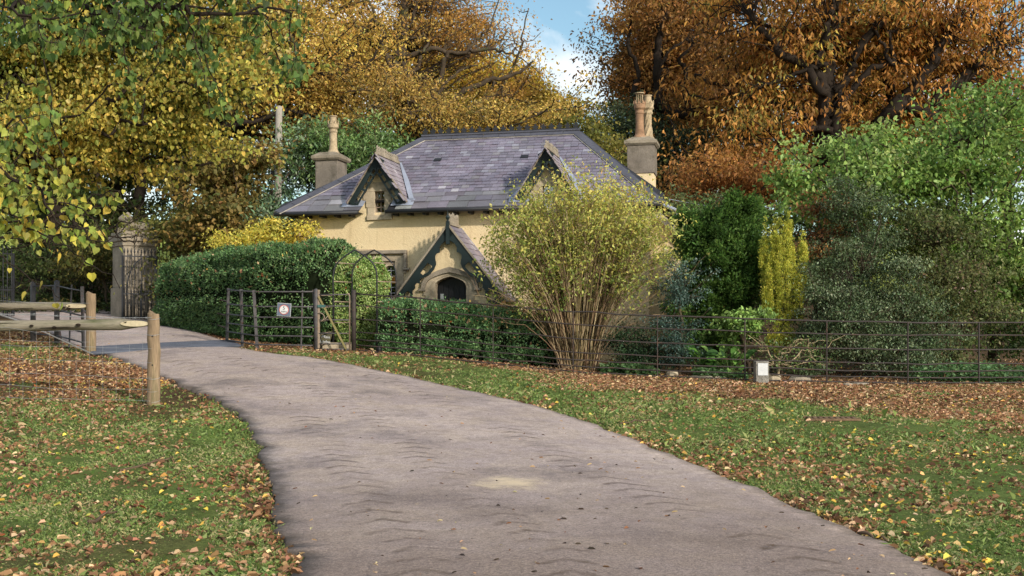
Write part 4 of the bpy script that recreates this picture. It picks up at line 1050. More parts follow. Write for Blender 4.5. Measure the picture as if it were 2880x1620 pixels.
# railing wing beside the cattle grid, on the house side, and its counterpart across the drive
def wing(name, label, posts, rails, mat, heavy, group, extra=None):
    P = [(XW(px, Y), Y, hh) for px, Y, hh in posts]; root = thing(name, gp(P[0][0], P[0][1]), label, 'railing', group)
    for (x, y, hh), hv in zip(P, heavy):
        b = gp(x, y); m = MB()
        if hv == 2: m.tube([b+[0, 0, -.1], b+[0, 0, hh], b+[0, 0, hh+.02]], [.055, .055, .02], 10); m.build('post', mat, root, smooth=True)
        else: m.box(b+[0, 0, hh/2-.04], (.06 if hv else .025, .03, hh+.08), Matrix.Rotation(frng.normal(0, .03), 3, 'Y')); m.build('post', mat, root)
    for f in rails:
        m = MB(); pts = [gp(x, y)+[0, -.02, hh*f] for x, y, hh in P]; m.tube(pts, .017, 6); m.build('rail', mat, root, smooth=True)
    return root
RW_ = wing('grid_railing', 'grey iron railing wing in front of the tall hedge, carrying the speed sign', [(640,25.3,1.24),(680,24.7,1.24),(719,24.1,1.24),(849,24.1,1.26),(884,24.1,1.27)], (.97, .72, .54, .38, .23, .08), M_IRON, (1, 1, 1, 0, 0), 'railings flanking the cattle grid')
LW = wing('grid_railing', 'brown iron railing wing behind the log fence posts', [(93,24.6,1.28),(160,24.2,1.33),(198,23.6,1.3),(233,22.9,1.3)], (.93, .55, .30, .14), M_IRON, (2, 2, 0, 1), 'railings flanking the cattle grid')
b = gp(XW(120, 24.2), 24.2); m = MB(); m.beam(gp(XW(170, 24.2), 24.2)+[0, 0, .1], gp(XW(150, 25.3), 25.3)+[0, 0, 1.15], .05, .05); m.build('stay', M_DIRON, LW)
far = wing('field_hurdle', 'low brown iron hurdle under the tall hedge', [(440,30.5,.95),(545,29.0,.95),(605,28.0,.95),(640,26.6,.95)], (.95, .6, .3), M_DIRON, (0, 0, 0, 0), None)
# cattle grid: bars over a flat black sheet, the shade below painted on it
CG = [G(255,986), G(648,966), G(676,980), G(255,1003)]
cg = thing('cattle_grid', CG[0], 'blue grey steel cattle grid of parallel bars set across the drive', 'cattle grid')
m = MB(); P = [np.array(p) for p in CG]; m.add([p+[0, 0, .012] for p in P], [(0, 3, 2, 1)]); m.build('pit_shade', M_DOOR, cg)
for i in range(13):
    t = i/12; a = P[0]+(P[3]-P[0])*t; b = P[1]+(P[2]-P[1])*t; q = [a+(b-a)*s for s in np.linspace(0, 1, 9)]
    m = MB(); m.tube([np.array([w[0], w[1], max(w[2], H(w[0], w[1]))+.055]) for w in q], .034, 6); m.build('bar', M_GRID, cg, smooth=True)
# speed limit sign hung on the railing
def text(name, body, size, loc, parent, mat, rot=(math.pi/2, 0, 0), shear=0.0, sx=1.0):
    c = bpy.data.curves.new(name, 'FONT'); c.body = body; c.size = size; c.align_x = 'CENTER'; c.align_y = 'CENTER'; c.extrude = .001; c.shear = shear
    t = bpy.data.objects.new(name+'_source', c); COL.objects.link(t); dg = bpy.context.evaluated_depsgraph_get(); dg.update()
    me = bpy.data.meshes.new_from_object(t.evaluated_get(dg)); bpy.data.objects.remove(t); bpy.data.curves.remove(c); me.name = name; me.materials.clear(); me.materials.append(mat)
    o = bpy.data.objects.new(name, me); COL.objects.link(o); o.parent = parent
    o.location = [float(v) for v in np.array(loc)-offset_for(parent, None)]; o.rotation_euler = rot; o.scale = (sx, 1, 1); return o
sc_ = PX(799, 871, 24.05); SG = thing('speed_sign', sc_, 'square slate blue speed limit sign with a white disc reading 5 mph', 'sign')
R5 = np.array(Matrix.Rotation(math.radians(4), 3, 'Y'))
m = MB(); m.box(sc_, (.285, .012, .272), R5); SB = m.build('sign_board', M_WHITE, SG)
m = MB(); m.box(sc_+[0, -.008, 0], (.272, .006, .258), R5); m.build('sign_face', M_SIGNB, SG)
def disc(r, d): 
    a = np.linspace(0, 6.283, 41)[:-1]; m = MB(); m.prism([(r*math.cos(t), r*math.sin(t)) for t in a], sc_+[0, d, 0], (1, 0, 0), (0, 0, 1), (0, .003, 0)); return m
disc(.102, -.015).build('sign_ring', M_RED, SG); disc(.086, -.019).build('sign_disc', M_WHITE, SG)
text('sign_number', '5', .105, sc_+[0, -.021, .03], SG, M_INK, (math.pi/2, math.radians(4), 0)); text('sign_unit', 'MPH', .055, sc_+[0, -.021, -.045], SG, M_INK, (math.pi/2, math.radians(4), 0), 0, 1.1)
# slate plaque leaning behind the gate
pc = gp(XW(914, 24.45), 24.45, .19); PL = thing('house_name_plaque', pc+[0, 0, -.19], 'olive slate plaque lettered in white, leaning behind the garden gate', 'sign')
Rp = np.array(Matrix.Rotation(math.radians(8), 3, 'Y')@Matrix.Rotation(math.radians(-14), 3, 'X'))
m = MB(); m.prism([(-.115, -.19), (.085, -.19), (.125, .15), (.09, .19), (-.09, .19), (-.115, .12)], pc, Rp[:, 0], Rp[:, 2], Rp[:, 1]*.03); m.build('plaque', M_GRAVE, PL)
er = (Matrix.Rotation(math.radians(8), 3, 'Y')@Matrix.Rotation(math.radians(-14), 3, 'X')@Matrix.Rotation(math.pi/2, 3, 'X')).to_euler()
text('plaque_word', 'Main', .085, pc-Rp[:, 1]*.006+Rp[:, 2]*.085, PL, M_WHITE, er, .2, 1.1); text('plaque_word', 'Lodge', .085, pc-Rp[:, 1]*.006-Rp[:, 2]*.02, PL, M_WHITE, er, .2, 1.1)
# stone step by the gate and a lamp in the grass
m = MB(); q = gp(XW(950, 24.5), 24.5); m.box(q+[0, 0, .06], (.62, .34, .2)); o = m.build('door_step', M_STONE, None, q, bevel=.02); tag(o, 'pale stone step on the ground behind the garden gate', 'step')
q = gp(XW(1066, 24.25), 24.25); fl_ = thing('garden_spotlight', q, 'small black spotlight on the ground at the foot of the arch', 'lamp')
m = MB(); m.lathe([(.05, 0), (.06, .02), (.06, .12), (.05, .13)], q+[0, 0, .02], 14); m.build('lamp_body', M_DOOR, fl_, smooth=True); m = MB(); m.beam(q+[0, 0, -.03], q+[0, 0, .03], .03, .03, (1, 0, 0)); m.build('bracket', M_DOOR, fl_)

# gothic garden arch: two pointed hoops joined by rungs
def hoop(xl, xr, Y, ytop, pinch):
    zt = PX(1000, ytop, Y)[2]; w = xr-xl; c = (xl+xr)/2; zl = H(xl, Y); zs = zt-.55
    P = [(xl, Y, zl-.05), (xl, Y, zs)]+[(xl+w*a, Y, zs+.55*b) for a, b in ((.03, .28), (.11, .52), (.27, .76), (.5, 1.0), (.73, .76), (.89, .52), (.97, .28))]+[(xr, Y, zs), (xr, Y, H(xr, Y)-.05)]
    out = [P[0]]+[tuple(t) for t in smooth_path(P[1:6], 16)]+[tuple(t) for t in smooth_path(P[5:10], 16)[1:]]+[P[-1]]
    return out, zs
ya, yb = 24.5, 25.15; xa = (XW(937, ya), XW(1060, ya)); xb = (XW(990, yb), XW(1114, yb))
AR = thing('garden_arch', gp(xa[0], ya), 'thin black metal gothic arch over the garden path beside the rounded box bush', 'garden arch')
h1, zs1 = hoop(*xa, ya, 703, 0); h2, zs2 = hoop(*xb, yb, 703, 0)
m = MB(); m.tube(h1, .017, 8); m.build('hoop', M_IRONB, AR, smooth=True); m = MB(); m.tube(h2, .017, 8); m.build('hoop', M_IRONB, AR, smooth=True)
for k in range(2):
    for z in (zs1-1.0, zs1-.55, zs1-.12, zs1+.28):
        x1_, x2_ = xa[k], xb[k]; d = 0 if z < zs1 else (.05 if k == 0 else -.05)
        m = MB(); m.tube([(x1_+d, ya, z), (x2_+d, yb, z)], .013, 6); m.build('rung', M_LIRON, AR, smooth=True)
m = MB(); m.tube([h1[len(h1)//2], h2[len(h2)//2]], .009, 6); m.build('rung', M_LIRON, AR, smooth=True)

# log fences on the near side of the drive
def log_fence(label, ppx, Y, ptop, pr, raily, raily0, rr, xl, group, wires=True):
    x = XW(ppx, Y); b = gp(x, Y); zt = PX(ppx, ptop, Y)[2]; root = thing('log_fence', b, label, 'fence', group)
    z = np.linspace(-.1, 1, 9); m = MB(); hgt = zt-b[2]
    m.tube([b+[frng.normal(0, .004), 0, hgt*t] for t in z]+[b+[0, 0, hgt+.008]], [pr*(1.06-.08*t)*frng.uniform(.97, 1.03) for t in z]+[pr*.86], 16); m.build('post', M_POST, root, smooth=False)
    z1 = PX(ppx, raily, Y)[2]; zl = PX(0, raily0, Y)[2]; xs = XW(0, Y); n = 26
    X = np.linspace(xl, x-pr*.6, n); zz = z1+(X-x)*(zl-z1)/(xs-x)
    r = rr*(1+.05*np.sin(X*2.1)+.03*np.sin(X*5.3)); r = r*np.clip((x-pr*.6-X)/.42, .2, 1)**.7
    m = MB(); m.tube(np.stack([X, np.full(n, Y-.0)+.01*np.sin(X*1.7), zz], 1), r, 14); m.build('log_rail', M_LOG, root, smooth=True)
    # flat axe-cut face at the tip
    m = MB(); a = np.linspace(0, 6.283, 21)[:-1]; dx = np.array([math.cos(.16), math.sin(.16), 0]); dn = np.array([math.sin(.16), -math.cos(.16), 0])
    m.prism([(.2*math.cos(t), rr*.52*math.sin(t)) for t in a], np.array([x-pr*.6-.20, Y-rr*.70, z1+.004]), dx, (0, 0, 1), dn*.012); m.build('cut_face', M_CUT, root, bevel=.003)
    for i in range(7):
        q = xl+(x-xl)*(.35+.58*frng.random()); zc = z1+(q-x)*(zl-z1)/(xs-x); t = frng.uniform(-.7, .7); nrm = np.array([0, -math.cos(t), math.sin(t)]); tv = np.array([0, math.sin(t), math.cos(t)]); c_ = np.array([q, Y, zc])+nrm*rr*1.02; m = MB()
        if i < 4: k = frng.uniform(.014, .026); m.prism([(k*1.7*math.cos(a), k*math.sin(a)) for a in np.linspace(0, 6.283, 11)[:-1]], c_, (1, 0, 0), tv, nrm*.012)
        else: ln = frng.uniform(.2, .5); m.prism([(-ln, -.003), (0, -.006), (ln, 0), (0, .005)], c_, (1, 0, 0), tv, nrm*.006)
        m.build('knot' if i < 4 else 'split', M_DBARK, root)
    if wires:
        xs_ = np.linspace(xl, x, 14)
        for h in (hgt-.06, hgt*.78, hgt*.62, hgt*.46, hgt*.3, hgt*.16, .06):
            m = MB(); P = [(q, Y-pr*1.02, H(q, Y)+h+frng.normal(0, .012)) for q in xs_]; m.tube(P, .0022 if h < hgt-.1 else .0035, 4)
            w = m
            if h > hgt-.1:
                for q in np.arange(xl, x, .16):
                    zq = np.interp(q, xs_, [p[2] for p in P]); m.beam((q-.015, Y-pr*1.02, zq-.012), (q+.015, Y-pr*1.02-.005, zq+.014), .0035); m.beam((q-.012, Y-pr*1.02, zq+.012), (q+.012, Y-pr*1.02, zq-.012), .0035)
            m.build('wire', M_WIRE, root)
        for i, q in enumerate(np.arange(xl+.1, x-.05, .19)):
            m = MB(); m.beam((q, Y-pr*1.02, H(q, Y)+.05), (q, Y-pr*1.02, H(q, Y)+hgt*.78), .002); m.build('wire_stay', M_WIRE, root)
        for h in (hgt*.78, hgt*.3, hgt*.16, .06, hgt-.06):
            m = MB(); a = np.linspace(0, 6.283, 17); m.tube([(x+pr*1.05*math.cos(t), Y+pr*1.05*math.sin(t), b[2]+h+.02*math.sin(t)) for t in a], .0025, 4); m.build('wire_loop', M_WIRE, root)
        for h in (hgt*.755, hgt*.44): m = MB(); m.tube([(x+.01, Y-pr*.99, b[2]+h), (x+.01, Y-pr*1.05, b[2]+h)], .012, 8); m.build('bolt', M_DOOR, root)
    return root
log_fence('round timber post with a peeled log rail and barbed wire, closer to the tarmac', 432, 16.5, 883, .087, 911, 917, .083, -10.5, 'log fences beside the drive')
lf2 = log_fence('reddish timber post with a shorter log rail, beyond the barbed wire fence', 256, 22.3, 826, .093, 861, 862, .083, -12.6, 'log fences beside the drive', False)
x = XW(256, 22.3); b = gp(x, 22.3)
for h in (1.0, .75, .5, .25):
    m = MB(); m.tube([(q, 22.2, H(q, 22.3)+h+.01*math.sin(q*3)) for q in np.linspace(-12.6, x, 12)], .003, 4); m.build('wire', M_WIRE, lf2)
m = MB(); m.tube([PX(-60, 865, 18.5), PX(60, 905, 19.5), G(262, 1004)+np.array([0, 0, .05])], .012, 5); m.build('stay_wire', M_WIRE, lf2)

# stone marker with a white plate
mk = gp(XW(2141, 22.0), 22.0); MK = thing('marker_stone', mk, 'short square concrete marker post with a blank white plate', 'marker post')
zt = PX(2141, 1016, 22)[2]; m = MB(); m.rect((mk[0]-.125, mk[1]-.11, mk[2]-.1), (mk[0]+.125, mk[1]+.13, zt)); m.build('marker_block', M_CONC, MK, bevel=.012)
m = MB(); m.rect((mk[0]-.09, mk[1]-.122, PX(0, 1055, 22)[2]), (mk[0]+.1, mk[1]-.112, PX(0, 1021, 22)[2])); m.build('marker_plate', M_WHITE, MK)
# edging stones along the foot of the fence
def rock(label, px, Y, w, d, h, seed, rot=0.0, mat=None, zoff=0.0):
    r = np.random.default_rng(seed); q = gp(XW(px, Y), Y); m = MB(); n = 9
    poly = [(w*.5*math.cos(t)*r.uniform(.8, 1.1), d*.5*math.sin(t)*r.uniform(.8, 1.1)) for t in np.linspace(0, 6.283, n+1)[:-1]]; c, s_ = math.cos(rot), math.sin(rot)
    lo = [q+[x*c-y*s_, x*s_+y*c, -.06] for x, y in poly]; mi = [q+[(x*c-y*s_)*1.03, (x*s_+y*c)*1.03, h*.6] for x, y in poly]; hi = [q+[(x*c-y*s_)*.8, (x*s_+y*c)*.8, h*r.uniform(.9, 1.1)] for x, y in poly]
    m.add(lo+mi+hi, [(i, (i+1) % n, n+(i+1) % n, n+i) for i in range(n)]+[(n+i, n+(i+1) % n, 2*n+(i+1) % n, 2*n+i) for i in range(n)]+[tuple(range(2*n, 3*n))])
    o = m.build('edging_stone', mat or M_STONE_D, None, q, bevel=.012); tag(o, label, 'stone', 'stones edging the garden bed')
rock('pale buff edging stone just beside the concrete marker post', 2178, 22.5, .28, .2, .15, 1, 0, M_STONE); rock('long low edging stone two posts along from the marker', 2250, 22.7, .5, .25, .10, 2)
rock('flat grey stone lying on the grass before the railing', 2385, 22.0, .22, .2, .05, 3, .4); rock('grey flat stone on the grass, half under the railing', 2420, 22.15, .3, .22, .05, 4, -.3); rock('thin slab among leaves below the broad leaved plants', 1985, 22.75, .85, .22, .06, 5, .05); rock('small pale rock among leaves by the bottom rail', 1890, 22.9, .26, .18, .13, 6, 0, M_STONE)
# metal drain cover on the lawn
q = G(2340, 1183); DC = thing('drain_cover', q, 'rusty slatted drain cover lying in leaf strewn grass', 'drain cover')
for i in range(9): m = MB(); m.box(q+[-.32+i*.08, 0, .035], (.05, .36, .02), np.array(Matrix.Rotation(-.12, 3, 'Z'))); m.build('slat', M_RUST, DC)
m = MB(); m.box(q+[0, -.18, .03], (.72, .03, .03)); m.box(q+[0, .18, .03], (.72, .03, .03)); m.build('frame', M_RUST, DC)
# fallen sticks
for i, (a, b_, lab) in enumerate([((340,1330),(495,1297),'grey broken stick lying across grass beneath the log fence'),((250,1480),(330,1450),'short brown stick among dead leaves near the corner of the grass'),((1540,1052),(1655,1012),'thin pale dead branch propped against the bottom rail'),((1745,1195),(1830,1188),'pale straw twig on grass at the edge of the tarmac'),((2415,1510),(2490,1530),'thin fallen twig on the verge of the tarmac')]):
    p = G(*a)+[0, 0, .03]; q = G(*b_)+[0, 0, .035] if i != 2 else PX(b_[0], b_[1], p[1]+.55)
    P = np.linspace(0, 1, 7)[:, None]*(q-p)+p+frng.normal(0, .012, (7, 3)); m = MB(); m.tube(P, np.linspace(.016, .007, 7), 6)
    if i < 2: m.tube([P[3], P[3]+(P[4]-P[3])*.9+[.05, .12, .04]], [.009, .004], 5)
    o = m.build('fallen_stick', M_TWIG, None, p, smooth=True); tag(o, lab, 'stick', 'fallen sticks')

# ---- gate pillar, lion and park gates
pY = 34.0; pc = gp(XW(379, pY), pY); th = math.radians(37); RZ = np.array([[math.cos(th), -math.sin(th), 0], [math.sin(th), math.cos(th), 0], [0, 0, 1]])
PI_ = thing('gate_pillar', pc, 'massive square weathered stone gate pillar crowned by a reclining lion', 'gate pillar')
zt = PX(0, 655, pY)[2]; hp_ = zt-pc[2]; w = .99
m = MB(); m.box(pc+[0, 0, .40], (w+.09, w+.09, 1.0), RZ); m.build('plinth', M_STONE_D, PI_, bevel=.02)
m = MB(); m.box(pc+[0, 0, (.9+hp_-.42)/2], (w, w, hp_-.42-.9), RZ); m.build('shaft', M_STONE_D, PI_, bevel=.02)
m = MB(); m.box(pc+[0, 0, hp_-.35], (w+.08, w+.08, .14), RZ); m.box(pc+[0, 0, hp_-.2], (w+.2, w+.2, .17), RZ); m.box(pc+[0, 0, hp_-.06], (w+.08, w+.08, .11), RZ); m.build('capstone', M_STONE_D, PI_, bevel=.025)
# lion lying along the cap, chest and maned head raised at one end
L0 = pc+[0, 0, hp_]; LI = thing('lion_statue', L0, 'weathered stone lion lying on the gate pillar with its maned head raised', 'statue')
ang = math.radians(12); ld = np.array([math.cos(ang), math.sin(ang), 0]); lsd = np.array([-math.sin(ang), math.cos(ang), 0])
m = MB(); m.box(L0+[0, 0, .025], (.98, .5, .06), np.stack([ld, lsd, (0, 0, 1)], 1)); m.build('base', M_STONE_D, LI, bevel=.01)
def blob_body(name, balls, parent, mat, res=44, wob=.0):
    """one continuous skin round a chain of balls"""
    mb_ = bpy.data.metaballs.new(name); mb_.resolution = .035; mb_.render_resolution = .03; mb_.threshold = .35
    for c, r in balls:
        e_ = mb_.elements.new(); e_.co = [float(v) for v in c]; e_.radius = r
    o = bpy.data.objects.new(name+'_source', mb_); COL.objects.link(o); dg = bpy.context.evaluated_depsgraph_get(); dg.update()
    me = bpy.data.meshes.new_from_object(o.evaluated_get(dg)); bpy.data.objects.remove(o); bpy.data.metaballs.remove(mb_)
    me.name = name; me.materials.clear(); me.polygons.foreach_set('use_smooth', np.ones(len(me.polygons), bool)); return link(name, me, mat, parent)
lp_ = lambda a, s, z: a*ld+s*lsd+np.array([0, 0, z])
balls = [(lp_(.36, 0, .17), .21), (lp_(.24, 0, .18), .20), (lp_(.12, 0, .18), .20), (lp_(0, 0, .20), .21), (lp_(-.12, 0, .23), .24), (lp_(-.2, 0, .30), .24), (lp_(-.22, 0, .40), .23), (lp_(-.27, -.02, .44), .17), (lp_(-.36, -.03, .42), .12), (lp_(-.41, -.03, .40), .08),
         (lp_(.34, -.15, .14), .17), (lp_(.22, -.17, .09), .10), (lp_(.12, -.17, .08), .09), (lp_(.34, .15, .14), .17), (lp_(.22, .17, .09), .10), (lp_(-.18, -.12, .14), .13), (lp_(-.3, -.13, .09), .09), (lp_(-.4, -.13, .085), .09), (lp_(-.47, -.13, .08), .08), (lp_(-.18, .12, .14), .13), (lp_(-.3, .13, .09), .09), (lp_(-.4, .13, .085), .09), (lp_(-.47, .13, .08), .08),
         (lp_(-.22, -.07, .52), .07), (lp_(-.22, .05, .52), .07), (lp_(.42, -.1, .1), .08), (lp_(.4, -.22, .07), .06)]
LB = blob_body('body', balls, LI, M_STONE_D)
mn = MB()
for i in range(46):
    t = frng.uniform(0, 6.283); k = frng.uniform(-.05, .16); p = lp_(-.2+k*.5, 0, .40-k*.9)+L0; rad = .165+.03*frng.random()
    dirv = math.cos(t)*lsd+math.sin(t)*np.array([0, 0, 1.0])-.1*ld
    if dirv[2] < -.7: continue
    a_ = p+dirv*rad; mn.tube([a_, a_+dirv*.02+ld*.05+[0, 0, -.04], a_+ld*.09+[0, 0, -.1]], [.03, .028, .008], 5)
mn.build('mane', M_STONE_D, LI, smooth=True)
def iron_gate(label, pxa, pxb, Ya, Yb, top_y, dog_y, bot_y, n, mid):
    A = PX(pxa, bot_y, Ya); B = PX(pxb, bot_y, Yb); A[2] = H(A[0], A[1])+.06; B[2] = H(B[0], B[1])+.06; z0 = max(A[2], B[2]); zt = PX(0, top_y, Ya)[2]; zd = PX(0, dog_y, Ya)[2]
    root = thing('park_gate', A, label, 'gate', 'iron park gates by the stone pillar'); d = B-A; d[2] = 0
    pt = lambda t, z: np.array([A[0]+d[0]*t, A[1]+d[1]*t, z])
    fr_ = MB()
    for z in (z0+.05, zd, zt): fr_.beam(pt(0, z), pt(1, z), .03, .035)
    for t in (0, 1): fr_.beam(pt(t, z0), pt(t, zt+.02), .05, .05, (1, 0, 0))
    fr_.beam(pt(mid, z0), pt(mid, zd+.3), .04, .04, (1, 0, 0))
    fr_.build('frame', M_IRONB, root)
    for i in range(n):
        t = (i+.5)/n; b_ = MB(); b_.tube([pt(t, z0), pt(t, zt+.1)], .012, 6); b_.lathe([(.012, 0), (.028, .05), (.002, .16)], pt(t, zt+.08), 8); b_.build('bar', M_IRONB, root, smooth=True)
    for i in range(n*2):
        t = (i+.25)/n/2; b_ = MB(); b_.tube([pt(t, z0), pt(t, zd+.05)], .008, 5); b_.lathe([(.008, 0), (.016, .03), (.001, .08)], pt(t, zd+.04), 6); b_.build('dog_bar', M_IRONB, root, smooth=True)
    st_ = MB(); a_ = np.linspace(0, 1.45, 9); st_.tube([pt(.1+.55*(1-math.cos(q)), zt-1.15+1.1*math.sin(q)) for q in a_], .018, 6); st_.build('stay', M_IRONB, root, smooth=True); return root
iron_gate('tall black spear topped iron gate standing open against the stone pillar', 345, 440, 32.7, 33.2, 720, 826, 892, 10, .55)
iron_gate('black spear topped iron gate across the drive from the pillar', -120, 38, 31.5, 33.0, 706, 812, 890, 13, .5)
# railing continuing from the pillar into the shrubs
A = gp(XW(448, 33.8), 33.8); B = gp(XW(560, 35.2), 35.2); RL_ = thing('park_railing', A, 'dark spear topped railing leading from the pillar into the shrubs', 'railing')
m = MB(); m.beam(A+[0, 0, 2.05], B+[0, 0, 2.05], .03, .03); m.beam(A+[0, 0, .9], B+[0, 0, .9], .03, .03); m.build('rail', M_IRONB, RL_)
for i in range(12):
    p = A+(B-A)*(i/11); m = MB(); m.tube([p, p+[0, 0, 2.15]], .012, 6); m.lathe([(.012, 0), (.035, .07), (.002, .26)], p+[0, 0, 2.12], 8); m.build('bar', M_IRONB, RL_, smooth=True)
q = gp(XW(465, 33), 33); m = MB(); m.box(q+[0, 0, .2], (.42, .4, .5), RZ); o = m.build('stone_block', M_STONE_D, None, q, bevel=.03); tag(o, 'small squared stone block at the foot of the gate pillar', 'stone')

# ---- telegraph pole and cables
tb = gp(XW(776, 35.5), 35.5); tt = PX(785, 300, 35.5); TPL = thing('telegraph_pole', tb, 'tall grey wooden telegraph pole rising from laurels behind the cottage', 'pole')
m = MB(); m.tube([tb, tb+(tt-tb)*.5, tt, tt+[0, 0, .03]], [.135, .115, .1, .03], 14); m.build('pole', M_POLE, TPL, smooth=True)
p = tb+(tt-tb)*.72; m = MB(); m.rect(p+[-.22, -.06, -.3], p+[-.14, .06, .35]); m.tube([p+[-.17, 0, -.3], p+[-.2, 0, -1.2], p+[-.16, 0, -2.6]], .03, 6); m.build('cable_box', M_DOOR, TPL)
for lab, a, b_ in (('upper slack cable running from the cottage eaves into the trees', PX(1880, 560, 29.5), PX(2330, 545, 36)), ('lower cable from the lean-to roof towards the green trees', PX(1930, 628, 29.5), PX(2290, 560, 33))):
    m = MB(); t = np.linspace(0, 1, 14)[:, None]; P = a+(b_-a)*t; P[:, 2] -= .35*np.sin(t[:, 0]*math.pi); m.tube(P, .008, 5); o = m.build('overhead_cable', M_LEAD, None, a, smooth=True); tag(o, lab, 'cable', 'cables by the cottage')

# ================================================================ HEDGES
HEDGEPAL = [(74,108,62,3),(94,128,74,3),(114,146,86,2),(56,84,50,2),(136,162,104,1.2)]
def hedge(name, label, secs, n, size, pal, seed, cat='hedge', group=None, ex=3.2, rough=.07, dead=.015, mat=None, hole=None, ratio=.55):
    """secs: (x, y, base z, half width, height) along the hedge's spine"""
    rng = np.random.default_rng(seed); S = np.array(secs, float); root = thing(name, (S[0, 0], S[0, 1], S[0, 2]), label, cat, group)
    seg = np.linalg.norm(np.diff(S[:, :2], axis=0), axis=1); L = np.concatenate([[0], np.cumsum(seg)]); tot = L[-1]; hw = S[:, 3].max()
    def surf_pt(s, a, k):
        """s: place along the spine, past either end for the rounded ends; a: angle round the section; k: scale"""
        sc = np.clip(s, 0, tot); sec = np.stack([np.interp(sc, L, S[:, i]) for i in range(5)], 1)
        i = np.clip(np.searchsorted(L, sc, 'right')-1, 0, len(S)-2); dv = unit(S[i+1, :2]-S[i, :2]); sd = np.stack([dv[:, 1], -dv[:, 0]], 1)
        over = np.abs(s-sc)/sec[:, 3].clip(.1); shrink = np.clip(1-over**ex, 0, 1)**(1/ex)
        ca, sa = np.cos(a), np.sin(a); lat = np.sign(ca)*np.abs(ca)**(2/ex)*sec[:, 3]*shrink; z = np.sign(sa)*np.abs(sa)**(2/ex)
        zz = sec[:, 2]+sec[:, 4]*(.5+.5*z*(.35+.65*shrink)*k); lat = lat*k
        e = np.where(s < 0, s, np.where(s > tot, s-tot, 0))*k
        return np.stack([sec[:, 0]+sd[:, 0]*lat+dv[:, 0]*e, sec[:, 1]+sd[:, 1]*lat+dv[:, 1]*e, zz], 1)
    s = rng.uniform(-hw, tot+hw, n); a = rng.uniform(-1.0, math.pi+1.0, n)
    P0 = surf_pt(s, a, np.ones(n)); Pi = surf_pt(s, a, np.full(n, .8)); out = unit(P0-Pi)
    bump = (vnoise(P0[:, 0]*1.7+P0[:, 1], P0[:, 2]*1.7, .35, seed)-.5)*2*rough*1.6+(vnoise(P0[:, 0]*1.3-P0[:, 1], P0[:, 2], .12, seed+1)-.5)*2*rough
    P = P0+out*(bump+rng.normal(0, rough*.4, n)-rough*.3)[:, None]
    stray = rng.random(n) < .012; P[stray] += out[stray]*rng.uniform(.03, .14, (stray.sum(), 1))
    D_ = unit(rnd_unit(n, rng)*.9+out*.7+np.array([0, 0, .25])); Nn = unit(rnd_unit(n, rng)*.8+out*.9)
    C = pick(pal, n, rng, vnoise(P0[:, 0]+P0[:, 1], P0[:, 2], .4, seed+2), .45); de = rng.random(n) < dead*(out[:, 2] > -.2)
    C[de] = pick(DEADPAL, int(de.sum()), rng)
    L_ = size*rng.uniform(.6, 1.3, n); L_[de] *= 1.8
    if hole is not None:
        k = ((P-hole[0])/hole[1]); k = (k**2).sum(1) > 1; P, D_, Nn, C, L_ = P[k], D_[k], Nn[k], C[k], L_[k]
    quads('foliage', leaf_quads(P, L_, D_, Nn, ratio, .2), C, mat or M_GLOSS, root)
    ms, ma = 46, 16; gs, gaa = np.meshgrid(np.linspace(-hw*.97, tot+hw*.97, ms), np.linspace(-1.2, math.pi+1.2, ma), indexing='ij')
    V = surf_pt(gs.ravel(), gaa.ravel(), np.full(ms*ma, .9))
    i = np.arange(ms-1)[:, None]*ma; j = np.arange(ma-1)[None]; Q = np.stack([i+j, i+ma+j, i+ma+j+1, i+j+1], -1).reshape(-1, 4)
    link('shade_core', arrays_mesh('shade_core', V-offset_for(root, None), Q, None, True), M_CORE, root); return root  # solid dark shell, the hedge's inner shade put into its colour
def sec(px, Y, top, hw, h=None):
    x = XW(px, Y); z = H(x, Y)-.05; return (x, Y, z, hw, PX(0, top, Y)[2]-z)
hedge('clipped_hedge', 'tall dark green clipped hedge behind the iron railing wing, rising towards the cottage', [sec(545,30.6,735,.9), sec(640,29.3,712,1.0), sec(740,27.9,704,1.0), sec(835,26.6,690,.95), sec(905,25.9,678,.75)], 90000, .055, HEDGEPAL, 71,
      hole=(PX(880, 810, 25.0), np.array([.16, .5, .35])), dead=.01)
hedge('box_bush', 'rounded upright box bush lit by the sun inside the metal arch', [sec(985,25.6,716,.42), sec(1030,25.6,728,.44)], 42000, .05, [(106,140,62,3),(140,168,84,3),(172,190,110,2),(196,208,136,1.6),(72,100,48,1.6)], 72, cat='bush', ex=2.6, rough=.06, dead=.006)
hedge('low_hedge', 'low clipped dark green hedge in front of the porch, brown leaves on its top', [sec(1120,24.85,851,.46), sec(1250,24.75,860,.46), sec(1390,24.6,876,.46), sec(1520,24.3,895,.44)], 75000, .05, [(86,124,76,3),(106,144,88,3),(128,164,104,2),(66,98,64,2),(150,178,122,1)], 73, dead=.02)

